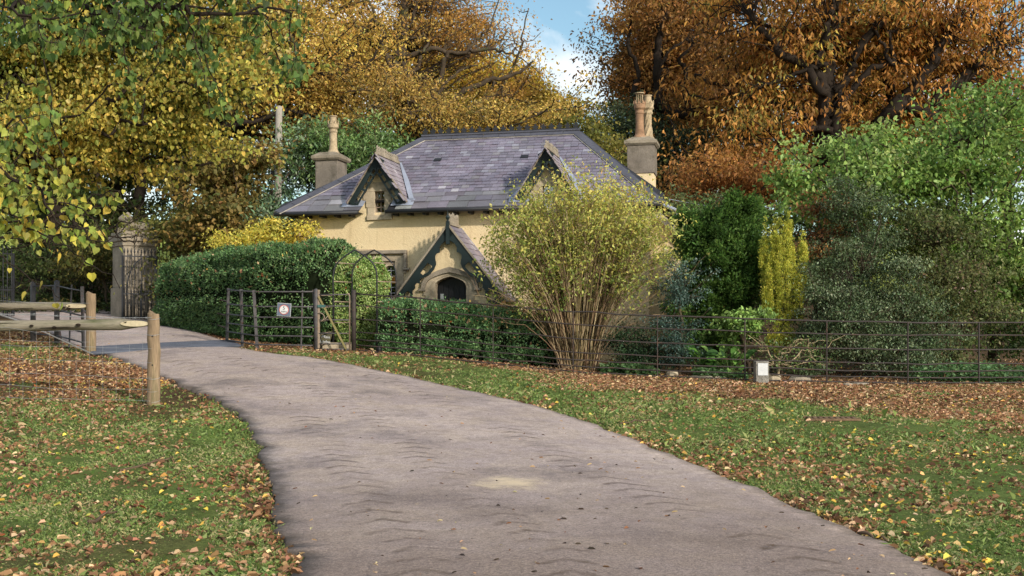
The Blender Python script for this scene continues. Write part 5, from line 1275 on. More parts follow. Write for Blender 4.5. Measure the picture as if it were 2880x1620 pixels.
# ================================================================ THE CANE SHRUB
def cane_shrub():
    rng = np.random.default_rng(81); Y0 = 23.75; b0 = gp(XW(1625, Y0), Y0)
    root = thing('cane_shrub', b0, 'large fountain shaped shrub of bare canes topped with yellow green leaves', 'shrub')
    mp_ = F/Y0; n = 430; Vs, Qs, Cs = [], [], []; k = 0; tipsP = []; tipsT = []
    def top_z(x):                                               # silhouette, in photo columns
        px = 1440+x*mp_; return CZ+(HY-np.interp(px, [1330, 1370, 1420, 1500, 1560, 1640, 1720, 1800, 1860, 1910, 1945], [770, 690, 625, 590, 565, 548, 560, 580, 600, 650, 750]))/mp_
    def sweep(P, r, col, ns=4):
        nonlocal k
        T = unit(np.gradient(P, axis=0)); x = unit(np.cross(T, [.9, .3, .1])); y = np.cross(T, x); a = np.arange(ns)/ns*6.283
        V = P[:, None]+r[:, None, None]*(np.cos(a)[None, :, None]*x[:, None]+np.sin(a)[None, :, None]*y[:, None]); m = len(P)
        i = np.arange(m-1)[:, None]*ns; j = np.arange(ns)[None]; Q = np.stack([i+j, i+(j+1) % ns, i+ns+(j+1) % ns, i+ns+j], -1).reshape(-1, 4)+k
        Vs.append(V.reshape(-1, 3)); Qs.append(Q); Cs.append(np.tile(col, (len(Q), 1))); k += m*ns
    for i in range(n):
        u = rng.uniform(-1, 1); dep = rng.uniform(-1, 1)
        sb = b0+np.array([u*.33+rng.normal(0, .06), dep*.25, 0]); sb[2] = H(sb[0], sb[1])-.03
        xt = b0[0]+np.sign(u)*abs(u)**.85*2.0*rng.uniform(.74, 1.03)+rng.normal(0, .13)+.06; yt = b0[1]+dep*1.25
        zt = top_z(xt)*1.0; zt = sb[2]+(zt-sb[2])*(1.03-.55*rng.random()**1.9+.07*rng.normal())
        t = np.linspace(0, 1, 9); sp = t**(1.0+.35*abs(u))
        P = np.stack([sb[0]+(xt-sb[0])*sp, sb[1]+(yt-sb[1])*sp, sb[2]+(zt-sb[2])*(t+.12*np.sin(t*math.pi))], 1)
        if abs(u) > .5: P[:, 2] -= 1.1*t**3*(abs(u)-.5)*rng.random()
        P[1:] += np.cumsum(rng.normal(0, .026, (8, 3)), 0); r = np.linspace(rng.uniform(.009, .016), .0035, 9)
        sweep(P, r, lin(*[(176,154,122),(156,130,100),(188,168,132),(140,122,86),(130,104,82)][rng.integers(5)])*rng.uniform(.7, 1.1))
        for q in range(rng.integers(3, 7)):
            tt = rng.uniform(.42, 1.0); p = np.array([np.interp(tt, t, P[:, a]) for a in range(3)]); d = unit(np.array([rng.normal(0, .7)+u*.5, rng.normal(0, .7), rng.uniform(.1, 1.1)]))
            ln = rng.uniform(.25, .65); e = p+d*ln; m_ = (p+e)/2+[0, 0, .04]; sweep(np.stack([p, m_, e]), np.array([.004, .003, .002]), lin(128, 102, 80)*rng.uniform(.7, 1.1), 3)
            tipsP.append((p+e)/2); tipsT.append(tt); tipsP.append(e); tipsT.append(tt)
        tipsP.append(P[-1]); tipsT.append(1.0)
    V = np.concatenate(Vs); link('canes', arrays_mesh('canes', V-b0, np.concatenate(Qs), np.concatenate(Cs), True), M_CANE, root)
    T = np.array(tipsP); tt = np.array(tipsT); hrel = np.clip((T[:, 2]-b0[2])/3.9, 0, 1); T = T[rng.random(len(T)) < np.clip((hrel-.22)*1.7, .04, .92)]
    idx = np.repeat(np.arange(len(T)), rng.poisson(9*rng.uniform(.1, 1.9, len(T)))); m = len(idx); P = T[idx]+rng.normal(0, .09, (m, 3)); D_ = unit(rnd_unit(m, rng)+[0, 0, -.5]); Nn = unit(rnd_unit(m, rng)+[.3, -.2, .6])
    hh = np.clip((P[:, 2]-b0[2])/3.9, 0, 1); C = pick([(78,96,44,2.4),(114,132,58,3),(154,162,74,3),(196,190,90,2.5),(224,210,108,2),(206,158,74,.7)], m, rng, np.clip(hh*.9+.1*rng.random(m)+.12*(P[:, 0]-b0[0])/2, 0, 1), .5)
    quads('leaves', leaf_quads(P, .078*rng.uniform(.6, 1.3, m), D_, Nn, .46, .2, False, .2), C, M_LEAF, root)
cane_shrub()

# ================================================================ CONIFERS AND GARDEN SHRUBS
def spray_tree(name, label, cat, base, ell, nspray, pal, seed, spl, blade, upk, outk, stem_r, per=26, group=None, flat=.35, bper=34):
    """evergreen built of flat feathery sprays pointing out and up from the axis"""
    rng = np.random.default_rng(seed); b = gp(base[0], base[1]); root = thing(name, b, label, cat, group)
    w = np.array([e[2]*np.prod(e[1])**(2/3) for e in ell]); w /= w.sum(); Ps, Ax = [], []
    for e, k in zip(ell, w):
        n = int(nspray*k); m_ = max(6, n//bper); bd_ = rnd_unit(m_, rng); a = rng.integers(0, m_, n); r = rng.uniform(.45, 1.0, (n, 1))*rng.uniform(.85, 1.22, (m_, 1))[a]
        d = unit(bd_[a]+rng.normal(0, .16, (n, 3))/np.maximum(r, .5)); lift = (r**2)*.14*e[1][2]*np.array([0, 0, 1.0])
        p = e[0]+d*e[1]*r+lift; Ps.append(p); Ax.append(np.tile(e[0], (n, 1)))
    P = np.concatenate(Ps); A = np.concatenate(Ax); ok = P[:, 2] > H(P[:, 0], P[:, 1])+.05; P, A = P[ok], A[ok]
    out = P-A; out[:, 2] *= .2; out = unit(out+1e-6); ax = unit(out*outk+np.array([0, 0, upk])+rng.normal(0, .25, P.shape)); n = len(P)
    side = unit(np.cross(ax, rnd_unit(n, rng))); nrm = np.cross(side, ax); tone = rng.random(n)
    idx = np.repeat(np.arange(n), per); m = len(idx); t = rng.random((m, 1)); sw = rng.choice([-1, 1], (m, 1)); L = spl*rng.uniform(.7, 1.2, (n, 1))[idx]
    p = P[idx]-ax[idx]*L*.5+ax[idx]*L*t+side[idx]*sw*L*flat*rng.random((m, 1))*(1-t*.7)+nrm[idx]*rng.normal(0, .03, (m, 1))
    D_ = unit(ax[idx]*.9+side[idx]*sw*.8+rng.normal(0, .25, (m, 3))); Nn = unit(nrm[idx]+rng.normal(0, .5, (m, 3)))
    C = pick(pal, m, rng, np.clip(tone[idx]*.6+t[:, 0]*.4, 0, 1), .65)
    quads('foliage', leaf_quads(p, blade*rng.uniform(.6, 1.3, m), D_, Nn, .42, .1), C, M_LEAF, root)
    T = P[rng.random(n) < 140/n]; topz = max(e[0][2]+e[1][2]*.7 for e in ell); cx, cy = np.mean([e[0][0] for e in ell]), np.mean([e[0][1] for e in ell])
    tr = [b+np.array([0, 0, -.1]), b+np.array([0, 0, .4]), np.array([(b[0]+cx)/2, (b[1]+cy)/2, b[2]+(topz-b[2])*.5]), np.array([cx, cy, topz])]
    full = [tr[0]]
    for a_, b_ in zip(tr[:-1], tr[1:]):
        mm = max(1, int(np.linalg.norm(b_-a_)/.5)); full += [a_+(b_-a_)*i/mm for i in range(1, mm+1)]
    pts, par = mst(full, T, .5); V, Q = limbs(pts, par, stem_r, .006, rng, .04); link('trunk', arrays_mesh('trunk', V-b, Q, None, True), M_BARK, root); return root
spray_tree('cypress_tree', 'bushy dark green cypress with feathery sprays beside the golden yew', 'tree', (XW(2030, 25.9), 25.9),
           [E(2000,720,95,110,25.9,1.0), E(2075,625,66,68,25.9,.7), E(2085,585,45,35,25.8,.4,1.2), E(1965,650,60,60,26,.7), E(2040,800,115,120,25.9,1.0), E(1960,860,75,120,26,.8), E(2090,740,65,100,25.7,.7), E(2020,930,110,80,25.9,.9,.6)],
           5200, [(44,64,32,3),(66,96,42,3),(92,126,54,3),(124,158,74,2),(140,104,52,.3)], 82, .36, .08, .55, 1.0, .12, 24, bper=46)
YG = 24.8
spray_tree('golden_yew', 'narrow upright golden yew of clustered columns, brightest at its tips', 'tree', (XW(2200, YG), YG),
           [E(2149,760,11,112,YG,.09), E(2174,730,10,102,YG-.08,.09), E(2193,775,10,128,YG-.16,.09), E(2214,735,11,106,YG-.12,.09), E(2232,790,9,110,YG-.02,.08), E(2258,765,11,104,YG,.09), E(2246,830,11,90,YG-.1,.09), E(2160,840,12,90,YG-.14,.1), E(2205,880,36,70,YG,.22,.4), E(2190,960,36,45,YG,.26,.35), E(2182,690,7,48,YG,.06,.8), E(2222,680,7,48,YG-.04,.06,.8)],
           2300, [(96,108,34,2),(138,146,42,3),(182,182,54,3),(212,204,70,3),(228,216,98,1.5)], 83, .105, .036, 1.5, .25, .04, 26, flat=.4, bper=10)
def shrub(name, label, base, ell, tips, nper, size, pal, seed, **kw):
    kw.setdefault('spread', .2); kw.setdefault('bf', .4); kw.setdefault('rtip', .004); kw.setdefault('mat', M_GLOSS)
    b = gp(XW(base[0], base[1]), base[1]); c = ell[0][0]; rb = kw.pop('rb', .04)
    return tree(name, label, kw.pop('cat', 'shrub'), (b[0], b[1]), [b+[0, 0, .3], [(b[0]+c[0])/2, (b[1]+c[1])/2, (b[2]+c[2])/2], c], ell, tips, nper, size, pal, rb, seed, **kw)
GREYP = [(62,78,50,3),(82,100,64,3),(108,124,86,2),(142,154,116,1),(48,60,38,2)]
shrub('cherry_sapling', 'thin sapling with reddish brown leaves between golden yew and grey green shrub', (2300, 25.8), [E(2300,590,50,50,25.9,.5), E(2330,640,50,40,25.8,.5), E(2290,690,30,50,25.6,.4)], 90, 16, .085, [(120,76,50,3),(154,104,62,3),(184,132,72,2),(110,106,56,2)], 270, spread=.17, rb=.035, mat=M_LEAF)
shrub('holly_shrub', 'large grey green evergreen shrub of small leaves behind the railing', (2440, 24.6), [E(2420,780,140,140,24.8,.9), E(2425,640,105,90,25,.7), E(2340,900,100,130,24.4,.8), E(2500,900,140,120,24.5,.8), E(2400,980,150,90,24.0,.6), E(2560,970,110,90,24.2,.6), E(2330,760,60,90,24.6,.5), E(2405,540,45,60,25.2,.4)], 1000, 66, .058, GREYP, 84, rb=.07, spread=.17, up=.5)
shrub('berry_shrub', 'sprawling dull green shrub dotted with tiny pink fruits', (2680, 25.6), [E(2640,690,110,110,25.7,.9), E(2610,820,130,110,25.4,.9), E(2720,860,90,130,25.6,.8), E(2570,620,70,70,25.8,.6), E(2650,950,110,80,25.2,.7)], 520, 30, .085, [(72,86,48,3),(100,110,64,3),(130,132,82,2),(136,112,92,1.2),(226,190,194,1.0)], 85, rb=.06, spread=.24, mat=M_LEAF)
shrub('dark_holly', 'slim dark bluish green holly just behind the railing', (1915, 23.4), [E(1912,830,40,60,23.5,.3), E(1900,930,50,60,23.4,.3), E(1880,1000,50,55,23.3,.3), E(1925,760,26,50,23.6,.2)], 190, 46, .05, [(50,72,64,3),(70,94,84,3),(104,128,118,1.5),(36,52,44,2)], 86, spread=.13)
shrub('dark_privet', 'low dark green rounded shrub at the foot of the cane shrub', (1790, 23.5), [E(1790,960,75,55,23.6,.4), E(1750,1000,50,40,23.5,.3), E(1830,985,45,50,23.5,.3)], 170, 46, .05, [(34,54,34,3),(52,78,46,3),(78,104,60,1.5)], 87, spread=.14)
shrub('laurel_bush', 'small bright green broad leaved bush in front of the golden yew', (2105, 23.3), [E(2085,910,55,35,23.4,.3), E(2110,880,40,28,23.4,.25), E(2060,950,32,35,23.4,.2)], 90, 24, .095, [(98,126,52,3),(126,156,70,3),(160,184,98,1.5)], 88, spread=.12, hexa=True, ratio=.55)
shrub('red_berry_bush', 'loose twiggy bush with pale bare stems beside the marker post', (2190, 23.2), [E(2160,985,70,55,23.3,.4), E(2230,1000,60,45,23.3,.4), E(2270,985,40,45,23.4,.3)], 120, 9, .06, [(72,98,44,3),(104,128,60,3),(176,48,36,.25)], 89, spread=.16, rb=.03, bark=M_PALE)
shrub('yellow_shrub', 'bright yellow leaved shrub showing over the tall hedge', (745, 29.5), [E(730,668,70,28,29.6,.7), E(800,650,70,30,29.3,.6), E(665,690,60,24,30,.6), E(760,700,110,40,29.7,.7,.5)], 260, 34, .085, [(176,170,54,2),(214,196,64,3),(232,214,92,2),(150,150,56,1)], 90, spread=.2, mat=M_LEAF)
shrub('young_shoot', 'thin leafy shoot standing before the cream cottage wall', (838, 28.9), [E(838,628,14,26,28.9,.1), E(870,648,22,16,28.9,.1)], 22, 7, .07, [(170,166,70,2),(150,150,74,2),(210,196,80,1)], 91, spread=.08, rb=.012, mat=M_LEAF)
# broad leaved border plants
def broad_plant(label, px, Y, n, size, seed):
    rng = np.random.default_rng(seed); b = gp(XW(px, Y), Y); root = thing('border_plant', b, label, 'plant', 'broad leaved border plants behind the railing')
    st = MB(); Vs = []; Cs = []
    for i in range(n):
        a = rng.uniform(0, 6.283); o = np.array([math.cos(a), math.sin(a)*.7, 0]); ln = rng.uniform(.12, .42); tip = b+o*ln*.8+[0, 0, rng.uniform(.14, .5)]
        st.tube([b+o*.04, b+o*ln*.4+[0, 0, (tip[2]-b[2])*.6], tip], [.006, .006, .004], 5, False)
        d = unit(o*rng.uniform(.2, 1)+[0, 0, rng.uniform(-.2, .9)]); nn = unit(-o*.4*d[2]+np.array([rng.normal(0, .3), -.55+rng.normal(0, .3), .8])); s = unit(np.cross(d, nn)); nn = np.cross(s, d)
        L = size*rng.uniform(.6, 1.2); tt = np.linspace(0, 1, 6); wd = np.sin(np.clip(tt*.93+.07, 0, 1)*math.pi)**.6*L*.36
        mid = tip+d*(tt*L)[:, None]-nn*(tt**2*L*.18)[:, None]; c = lin(*[(62,98,42),(84,124,52),(104,142,66),(48,78,38),(124,158,84)][rng.integers(5)])*rng.uniform(.8, 1.15)
        for j in range(5):
            for sg in (-1, 1):
                Vs.append([mid[j], mid[j+1], mid[j+1]+s*sg*wd[j+1]+nn*wd[j+1]*.35, mid[j]+s*sg*wd[j]+nn*wd[j]*.35]); Cs.append(c)
    st.build('stems', M_STEM, root); quads('leaves', np.array(Vs), np.array(Cs), M_GLOSS, root)
for i, (lab, px, Y, n) in enumerate([('clump of big glossy round leaves nearest the dark holly', 1975, 23.3, 34), ('clump of big glossy leaves under the cypress, tallest of three', 2020, 23.5, 38), ('low clump of big glossy leaves nearest the marker post', 2052, 23.1, 28)]): broad_plant(lab, px, Y, n, .23, 100+i)
def ground_cover(label, cx0, cx1, y0, y1, n, hgt, pal, seed, size=.07):
    rng = np.random.default_rng(seed); X = rng.uniform(cx0, cx1, n); Y = rng.uniform(y0, y1, n); k = vnoise(X, Y, .35, seed) > .33; X, Y = X[k], Y[k]; n = len(X); hh = hgt*(.3+.7*vnoise(X, Y, .5, seed+1))
    P = np.stack([X, Y, H(X, Y)+rng.uniform(.02, 1, n)*hh], 1); D_ = unit(rnd_unit(n, rng)*[1, 1, .3]+[0, 0, -.1]); Nn = unit(rnd_unit(n, rng)*.6+[0, -.3, 1])
    C = pick(pal, n, rng, rng.random(n)); o = quads('ground_cover', leaf_quads(P, size*rng.uniform(.6, 1.3, n), D_, Nn, .8, .15, True), np.concatenate([C, C]), M_LEAF); tag(o, label, 'ground cover', kind='stuff')
GCP = [(74,104,60,3),(96,130,78,3),(124,156,104,2),(58,84,48,2)]
ground_cover('low green cranesbill foliage under the shrubs at the end of the railing', XW(2560, 23), XW(3000, 23), 22.7, 24.2, 5200, .42, GCP, 111)
ground_cover('low green weeds under the cane shrub by the railing', XW(1690, 23), XW(1850, 23), 22.75, 23.6, 1500, .28, GCP, 112)
ground_cover('grey green leafy weeds beneath the broad leaved plants', XW(1940, 22.8), XW(2110, 22.8), 22.65, 23.3, 1100, .22, GCP, 113)
ground_cover('ivy and weeds over the woodland floor behind the gates', -19, -9.3, 34.5, 41, 9000, .55, [(52,66,34,3),(74,86,44,2),(110,100,48,1),(34,44,24,2)], 114, .13)

# ================================================================ TREES
def T_(px, Y): b = gp(XW(px, Y), Y); return (b[0], b[1])
GOLD = [(104,88,44,2.2),(156,126,54,3),(196,158,64,3),(222,186,80,2.4),(138,136,58,2.2)]
BROWN = [(116,88,46,2),(158,116,54,3),(192,144,62,3),(218,174,78,2.2),(146,128,58,1.4)]
YELL = [(132,122,44,2),(172,148,46,3),(206,172,52,3),(228,196,76,1.5),(110,112,44,1.5)]
DARKG = [(46,58,30,3),(66,80,40,3),(90,102,50,2),(122,122,58,1)]
ORANGE = [(92,66,34,2.4),(146,100,44,3),(186,128,52,3),(212,154,66,2.4),(138,126,54,2.2),(206,174,66,2.0)]
COPPER = [(84,66,44,2),(126,92,52,3),(166,118,58,3),(190,142,70,2),(112,104,58,1.8)]
# deep background woodland beyond the cottage and gates
for i, (px, Y, ell, pal, lab, nt, npk) in enumerate([
    (110, 62, [E(60,330,330,260,62,5), E(160,560,280,150,60,4)], DARKG, 'dark woodland tree furthest to the side behind the park gates', 220, 60),
    (520, 60, [E(470,380,260,260,60,5), E(560,150,220,200,60,4)], [(50,60,28,3),(80,84,36,3),(116,104,42,2),(140,120,50,1)], 'shadowy olive tree between the yellow sycamore and the golden oak', 260, 60),
    (960, 64, [E(930,230,240,240,64,5), E(780,330,160,160,62,4)], BROWN, 'deep brown tree seen behind the chimney with the crown pot', 260, 60),
    (1280, 68, [E(1250,250,200,130,68,5), E(1120,170,160,150,68,4)], YELL, 'distant yellow maple behind the cottage ridge', 200, 60),
    (1960, 62, [E(1950,300,170,180,62,4.5), E(2060,150,200,180,62,4)], COPPER, 'distant copper brown tree between the beech and the chestnut', 260, 60),
    (2440, 60, [E(2450,250,300,240,60,5)], ORANGE, 'distant orange tree behind the great chestnut', 220, 55),
    (2830, 62, [E(2850,330,240,220,62,5)], ORANGE, 'thin distant orange tree at the edge of the wood', 130, 45)]):
    b = T_(px, Y); c = ell[0][0]
    tree('woodland_tree', lab, 'tree', b, [(b[0], b[1], c[2]-ell[0][1][2]*.8), c], ell, nt, npk, .30, pal, .38, 200+i, spread=.95, bark=M_DBARK, group='woodland trees behind the cottage', rtip=.02)
# trunks and dark understorey behind the gates
for i, (px, Y) in enumerate([(70,44),(150,40),(215,46),(268,42),(325,47),(118,52),(388,43)]):
    b = T_(px, Y); z = H(*b); t = np.array([b[0]+.3*math.sin(i*2.1), b[1], z+7.5])
    tree('woodland_tree', ['slim dark ivy clad trunk in shade behind the black gate', 'thick shaded trunk seen through the railing wing', 'thin dark trunk midway between gate and pillar', 'stout shaded trunk seen above the far log rail', 'dark trunk close beside the stone pillar', 'distant dark trunk deep among the shaded trees', 'dark forked trunk directly above the stone lion'][i],
         'tree', b, [(b[0], b[1], z+2.5), t], [(t+[0, 0, -.5], np.array([2.6, 2.2, 2.0]), 1), (t+[0, 0, -3.6], np.array([1.9, 1.6, 1.3]), .5)], 95, 46, .24, DARKG if i % 2 else [(44,56,26,3),(72,80,36,3),(112,104,46,1)], .24+.05*(i % 3), 230+i, spread=.6, bark=M_DBARK, group='shaded trees behind the park gates', rtip=.014)
shrub('understorey_bush', 'dark green bush filling the shade beyond the drive', (250, 38), [E(190,760,150,90,38,1.5), E(280,700,70,70,38,1.3), E(60,720,110,120,39,1.5)], 260, 40, .13, DARKG+[(150,130,56,.6)], 240, spread=.35, mat=M_LEAF)
shrub('understorey_bush', 'yellow flecked bush growing right behind the stone pillar', (300, 36.5), [E(285,700,50,80,36.5,.8), E(250,770,60,50,36.5,.8)], 140, 34, .12, [(70,76,36,3),(104,98,44,3),(160,136,56,1.2)], 241, spread=.3, mat=M_LEAF)
shrub('understorey_bush', 'straggly olive shrub between the stone pillar and the tall hedge', (505, 33.5), [E(505,690,60,80,33.5,.9), E(470,790,40,60,33.3,.6), E(540,620,60,60,34,.9), E(450,650,40,60,34.4,.6)], 230, 30, .12, [(84,90,40,3),(120,120,54,3),(152,146,66,2),(60,66,32,1.5)], 242, spread=.3, mat=M_LEAF)
# sycamore saplings by the laurels
shrub('sycamore_sapling', 'young sycamore with dull brownish green leaves behind the yellow shrub', (640, 33), [E(640,620,90,90,33,1.1), E(610,500,80,90,33.4,.9), E(660,440,60,50,33.6,.6), E(590,680,70,50,32.6,.8)], 330, 30, .15, [(96,94,46,3),(124,110,54,3),(150,122,62,2),(84,96,46,2)], 243, spread=.32, mat=M_LEAF, up=.8, cat='tree', hexa=True, ratio=.85, rb=.07)
# cherry laurels
LAUR = [(58,80,40,2),(84,112,56,3),(108,136,72,3),(138,162,100,1.6),(166,182,128,.8)]
shrub('laurel_shrub', 'tall glossy green laurel rising behind the crown potted chimney', (960, 36.5), [E(915,430,90,80,36.5,1.5), E(1040,410,80,62,37,1.4), E(980,470,130,90,36.5,1.4)], 330, 36, .17, LAUR, 244, spread=.34, ratio=.36, rb=.09, droop=-.15, up=.3)
shrub('laurel_shrub', 'glossy laurel around the foot of the telegraph pole', (760, 35), [E(730,590,60,45,34.6,1.1), E(850,480,60,100,36.8,1.3), E(800,600,60,50,34.0,.9), E(710,640,60,50,33.4,.8), E(700,520,50,60,36.6,.9)], 300, 36, .17, [(70,96,60,3),(100,126,88,3),(140,162,130,2),(172,186,160,1)], 245, spread=.34, ratio=.34, rb=.08, droop=-.15)
# the golden oak over the telegraph pole
b = T_(606, 41); tree('golden_oak', 'golden brown oak with a dark trunk and level limbs reaching over the pole', 'tree', b, [PX(600, 560, 41), PX(612, 380, 41), PX(640, 200, 41), PX(700, 40, 41)],
    [E(820,120,200,190,40,4), E(730,270,190,70,39,3), E(930,240,120,110,39,3), E(860,330,150,38,38,2.5), E(640,180,160,150,41,3), E(760,-40,240,120,41,4)], 600, 66, .135, GOLD, .42, 251, spread=.62, bark=M_DBARK, rtip=.014, back=1.4, arms=[([(612,330),(700,272),(820,236),(880,205)],38.5,.13), ([(610,352),(700,338),(800,318),(850,322)],38.5,.11), ([(606,300),(660,200),(690,90),(760,-20)],39,.14), ([(608,420),(575,360),(560,300),(520,240)],39,.12), ([(700,272),(760,210),(800,150)],38.6,.07)], void=[(612,430,40,90,.8),(760,310,110,28,.5)])
# wide crowned tree whose limbs show above the ridge
b = T_(1133, 47); tree('spreading_sycamore', 'wide brown crowned tree with bare grey trunk and limbs above the cottage ridge', 'tree', b, [PX(1150, 380, 47), PX(1132, 240, 47), PX(1128, 130, 47), PX(1140, 20, 47), PX(1160, -90, 47)],
    [E(1130,60,190,120,47,4), E(1310,115,165,100,47,4), E(1430,200,90,65,46.5,3), E(1010,140,120,110,47,3.5), E(1250,30,130,90,47,4), E(1200,-60,170,70,47,4)], 660, 46, .125, BROWN, .40, 252, spread=.5, rtip=.014, bf=.55, bark=M_BARK, gap=.05, back=2.6, arms=[([(1133,220),(1108,175),(1085,115),(1062,62),(1030,0)],45.5,.15), ([(1134,225),(1160,205),(1185,150),(1196,100),(1160,108)],45.2,.12), ([(1200,300),(1232,235),(1262,165),(1320,130),(1380,70)],45,.13), ([(1240,300),(1330,242),(1400,226),(1460,205),(1500,172)],44.5,.13), ([(1235,262),(1300,195),(1345,185)],44.8,.08), ([(1136,165),(1220,146),(1300,150),(1360,135),(1440,150)],45.3,.08), ([(1105,205),(1084,150),(1058,96),(1005,62),(950,20)],45.2,.11), ([(1130,110),(1160,40),(1190,-20)],45.6,.1)], void=[(1132,170,38,75,.85),(1250,200,30,60,.5),(1085,120,26,70,.5)])
b = T_(1460, 55); tree('yellow_maple', 'bright yellow maple glowing under the spreading brown crown', 'tree', b, [PX(1460, 400, 55), PX(1450, 300, 55)],
    [E(1440,265,120,70,55,3.5), E(1360,220,90,60,55,3), E(1530,310,45,40,54,2.5), E(1480,340,110,50,54,3)], 330, 60, .19, [(150,138,40,2),(188,160,38,3),(214,178,44,3),(226,196,70,1.4)], .3, 253, spread=.6)
# ivied tree and low brown crowns just behind the roof
b = T_(1152, 40); tree('ivied_oak', 'brown leaved oak with an ivy clad trunk close behind the roof', 'tree', b, [PX(1150, 400, 40), PX(1140, 300, 40), PX(1150, 250, 40)],
    [E(1110,262,130,36,40,2.5), E(1240,300,90,50,39.5,2.2), E(1060,330,60,50,39,2)], 280, 46, .115, [(114,100,54,3),(174,140,68,3),(206,174,82,2),(124,112,54,2)], .22, 254, spread=.42, gap=.05, void=[(1150,330,40,50,.8)])
b = T_(1370, 38.5); tree('hazel_tree', 'low rusty gold crown spreading right along the roof crest', 'tree', b, [PX(1370, 430, 38.5), PX(1375, 380, 38.5)],
    [E(1370,345,110,42,38.5,2), E(1470,330,100,45,38.8,2), E(1270,350,90,36,38,1.8), E(1530,350,50,32,39,1.6)], 270, 46, .115, [(112,100,52,3),(178,144,66,3),(210,178,80,2.4),(130,120,56,2)], .18, 255, spread=.4)
shrub('rounded_shrub', 'olive yellow shrub peering over the roof hip', (1650, 38), [E(1640,410,70,70,38,1.5), E(1700,470,60,80,37.5,1.3), E(1600,370,45,32,38.5,1.2)], 260, 38, .14, [(100,104,46,3),(132,130,56,3),(160,148,66,1.5),(136,104,60,1)], 256, spread=.32, mat=M_LEAF, rb=.08)
# yew mass behind the orange chimney pots
shrub('dark_yew', 'dense dark grey green yew behind the orange chimney pot', (1800, 41), [E(1780,400,75,80,41,2), E(1850,470,90,110,40.5,2), E(1730,340,55,60,41.5,1.6), E(1930,440,90,90,41,2), E(1900,560,90,70,40,1.8)], 420, 56, .13, [(46,58,40,3),(64,78,54,3),(88,100,70,2),(116,120,80,.8)], 257, spread=.38, mat=M_LEAF, rb=.16, cat='tree')
# copper beech against the patch of sky
b = T_(1857, 45); tree('copper_beech', 'tall copper brown beech edging the patch of blue sky', 'tree', b, [PX(1856, 420, 45), PX(1852, 260, 45), PX(1868, 80, 45), PX(1860, -120, 45)],
    [E(1880,90,90,150,45,3.5), E(1930,0,150,110,45,4), E(1815,225,80,55,44.5,3), E(1870,300,130,60,44.5,3), E(1820,110,46,110,45,3), E(1950,180,110,110,45,3)], 760, 62, .17, COPPER, .36, 258, spread=.52, bark=M_DBARK, rtip=.012, bf=.45, back=1.5, arms=[([(1856,300),(1850,200),(1850,100),(1872,0),(1870,-80)],43,.2), ([(1940,330),(1932,240),(1925,170),(1945,100)],43,.14), ([(1853,190),(1885,145),(1930,110)],43,.09), ([(1790,300),(1795,200),(1770,110),(1780,20)],43.2,.12)], void=[(1853,220,18,120,.8)])
# the great horse chestnut
b = T_(2335, 37); tree('horse_chestnut', 'great orange horse chestnut with black limbs above the green shrubs', 'tree', b, [PX(2345, 470, 37), PX(2335, 340, 37), PX(2325, 220, 37), PX(2350, 60, 37), PX(2370, -100, 37)],
    [E(2300,110,230,150,37,4), E(2570,130,230,150,37,4,.8), E(2130,190,140,150,37,3.5), E(2130,370,140,120,36.5,3), E(2420,330,200,100,36.5,3.2), E(2760,220,150,150,37,3.5), E(2300,-40,330,110,37,4), E(2700,-10,220,110,37,4), E(2090,470,110,70,36,2.5), E(2620,370,120,80,36.5,2.5)], 1250, 58, .21, ORANGE, .62, 259, spread=.55, bark=M_DBARK, rtip=.016, droop=.55, ratio=.34, bf=.4, gap=.06, wob=.09, back=1.8, arms=[([(2340,430),(2325,330),(2318,250),(2300,160),(2330,60),(2360,-60)],36.3,0.264), ([(2352,400),(2356,300),(2372,230),(2400,150),(2480,60)],36.5,0.192), ([(2318,265),(2260,175),(2170,130),(2120,60)],36.1,0.120), ([(2335,365),(2270,362),(2228,400),(2210,450)],36.0,0.104), ([(2360,300),(2440,200),(2500,170),(2510,90)],36.3,0.120), ([(2480,420),(2500,330),(2560,270),(2610,190),(2680,100)],36.6,0.152), ([(2510,180),(2480,110),(2440,60)],36.2,0.088), ([(2325,180),(2250,200),(2150,235)],36.1,0.072), ([(2620,330),(2660,250),(2740,190),(2800,120)],36.7,0.104)], void=[(2330,300,38,130,.8),(2480,300,60,80,.5),(2250,200,60,50,.5),(2700,200,60,110,.45),(2840,120,60,120,.5)])
shrub('rusty_beech', 'low rusty orange foliage under the chestnut, behind the cypress', (2090, 34), [E(2060,510,140,60,34,2), E(2200,540,120,55,34,1.8), E(1970,570,80,50,34.5,1.5)], 320, 44, .13, [(128,88,46,3),(162,110,54,3),(190,136,66,2),(124,108,58,1.8)], 260, spread=.36, mat=M_LEAF, cat='tree', rb=.14)
shrub('grey_willow', 'pale green feathery bush behind the cypress and golden yew', (1950, 30), [E(1940,610,60,45,30,.9), E(1990,590,40,40,30,.7), E(2230,640,60,65,28.5,.8), E(2285,720,60,110,27.5,.8), E(2200,800,80,110,27.5,.8)], 330, 34, .1, [(96,112,66,3),(120,136,84,3),(84,96,60,2)], 261, spread=.26, mat=M_LEAF)
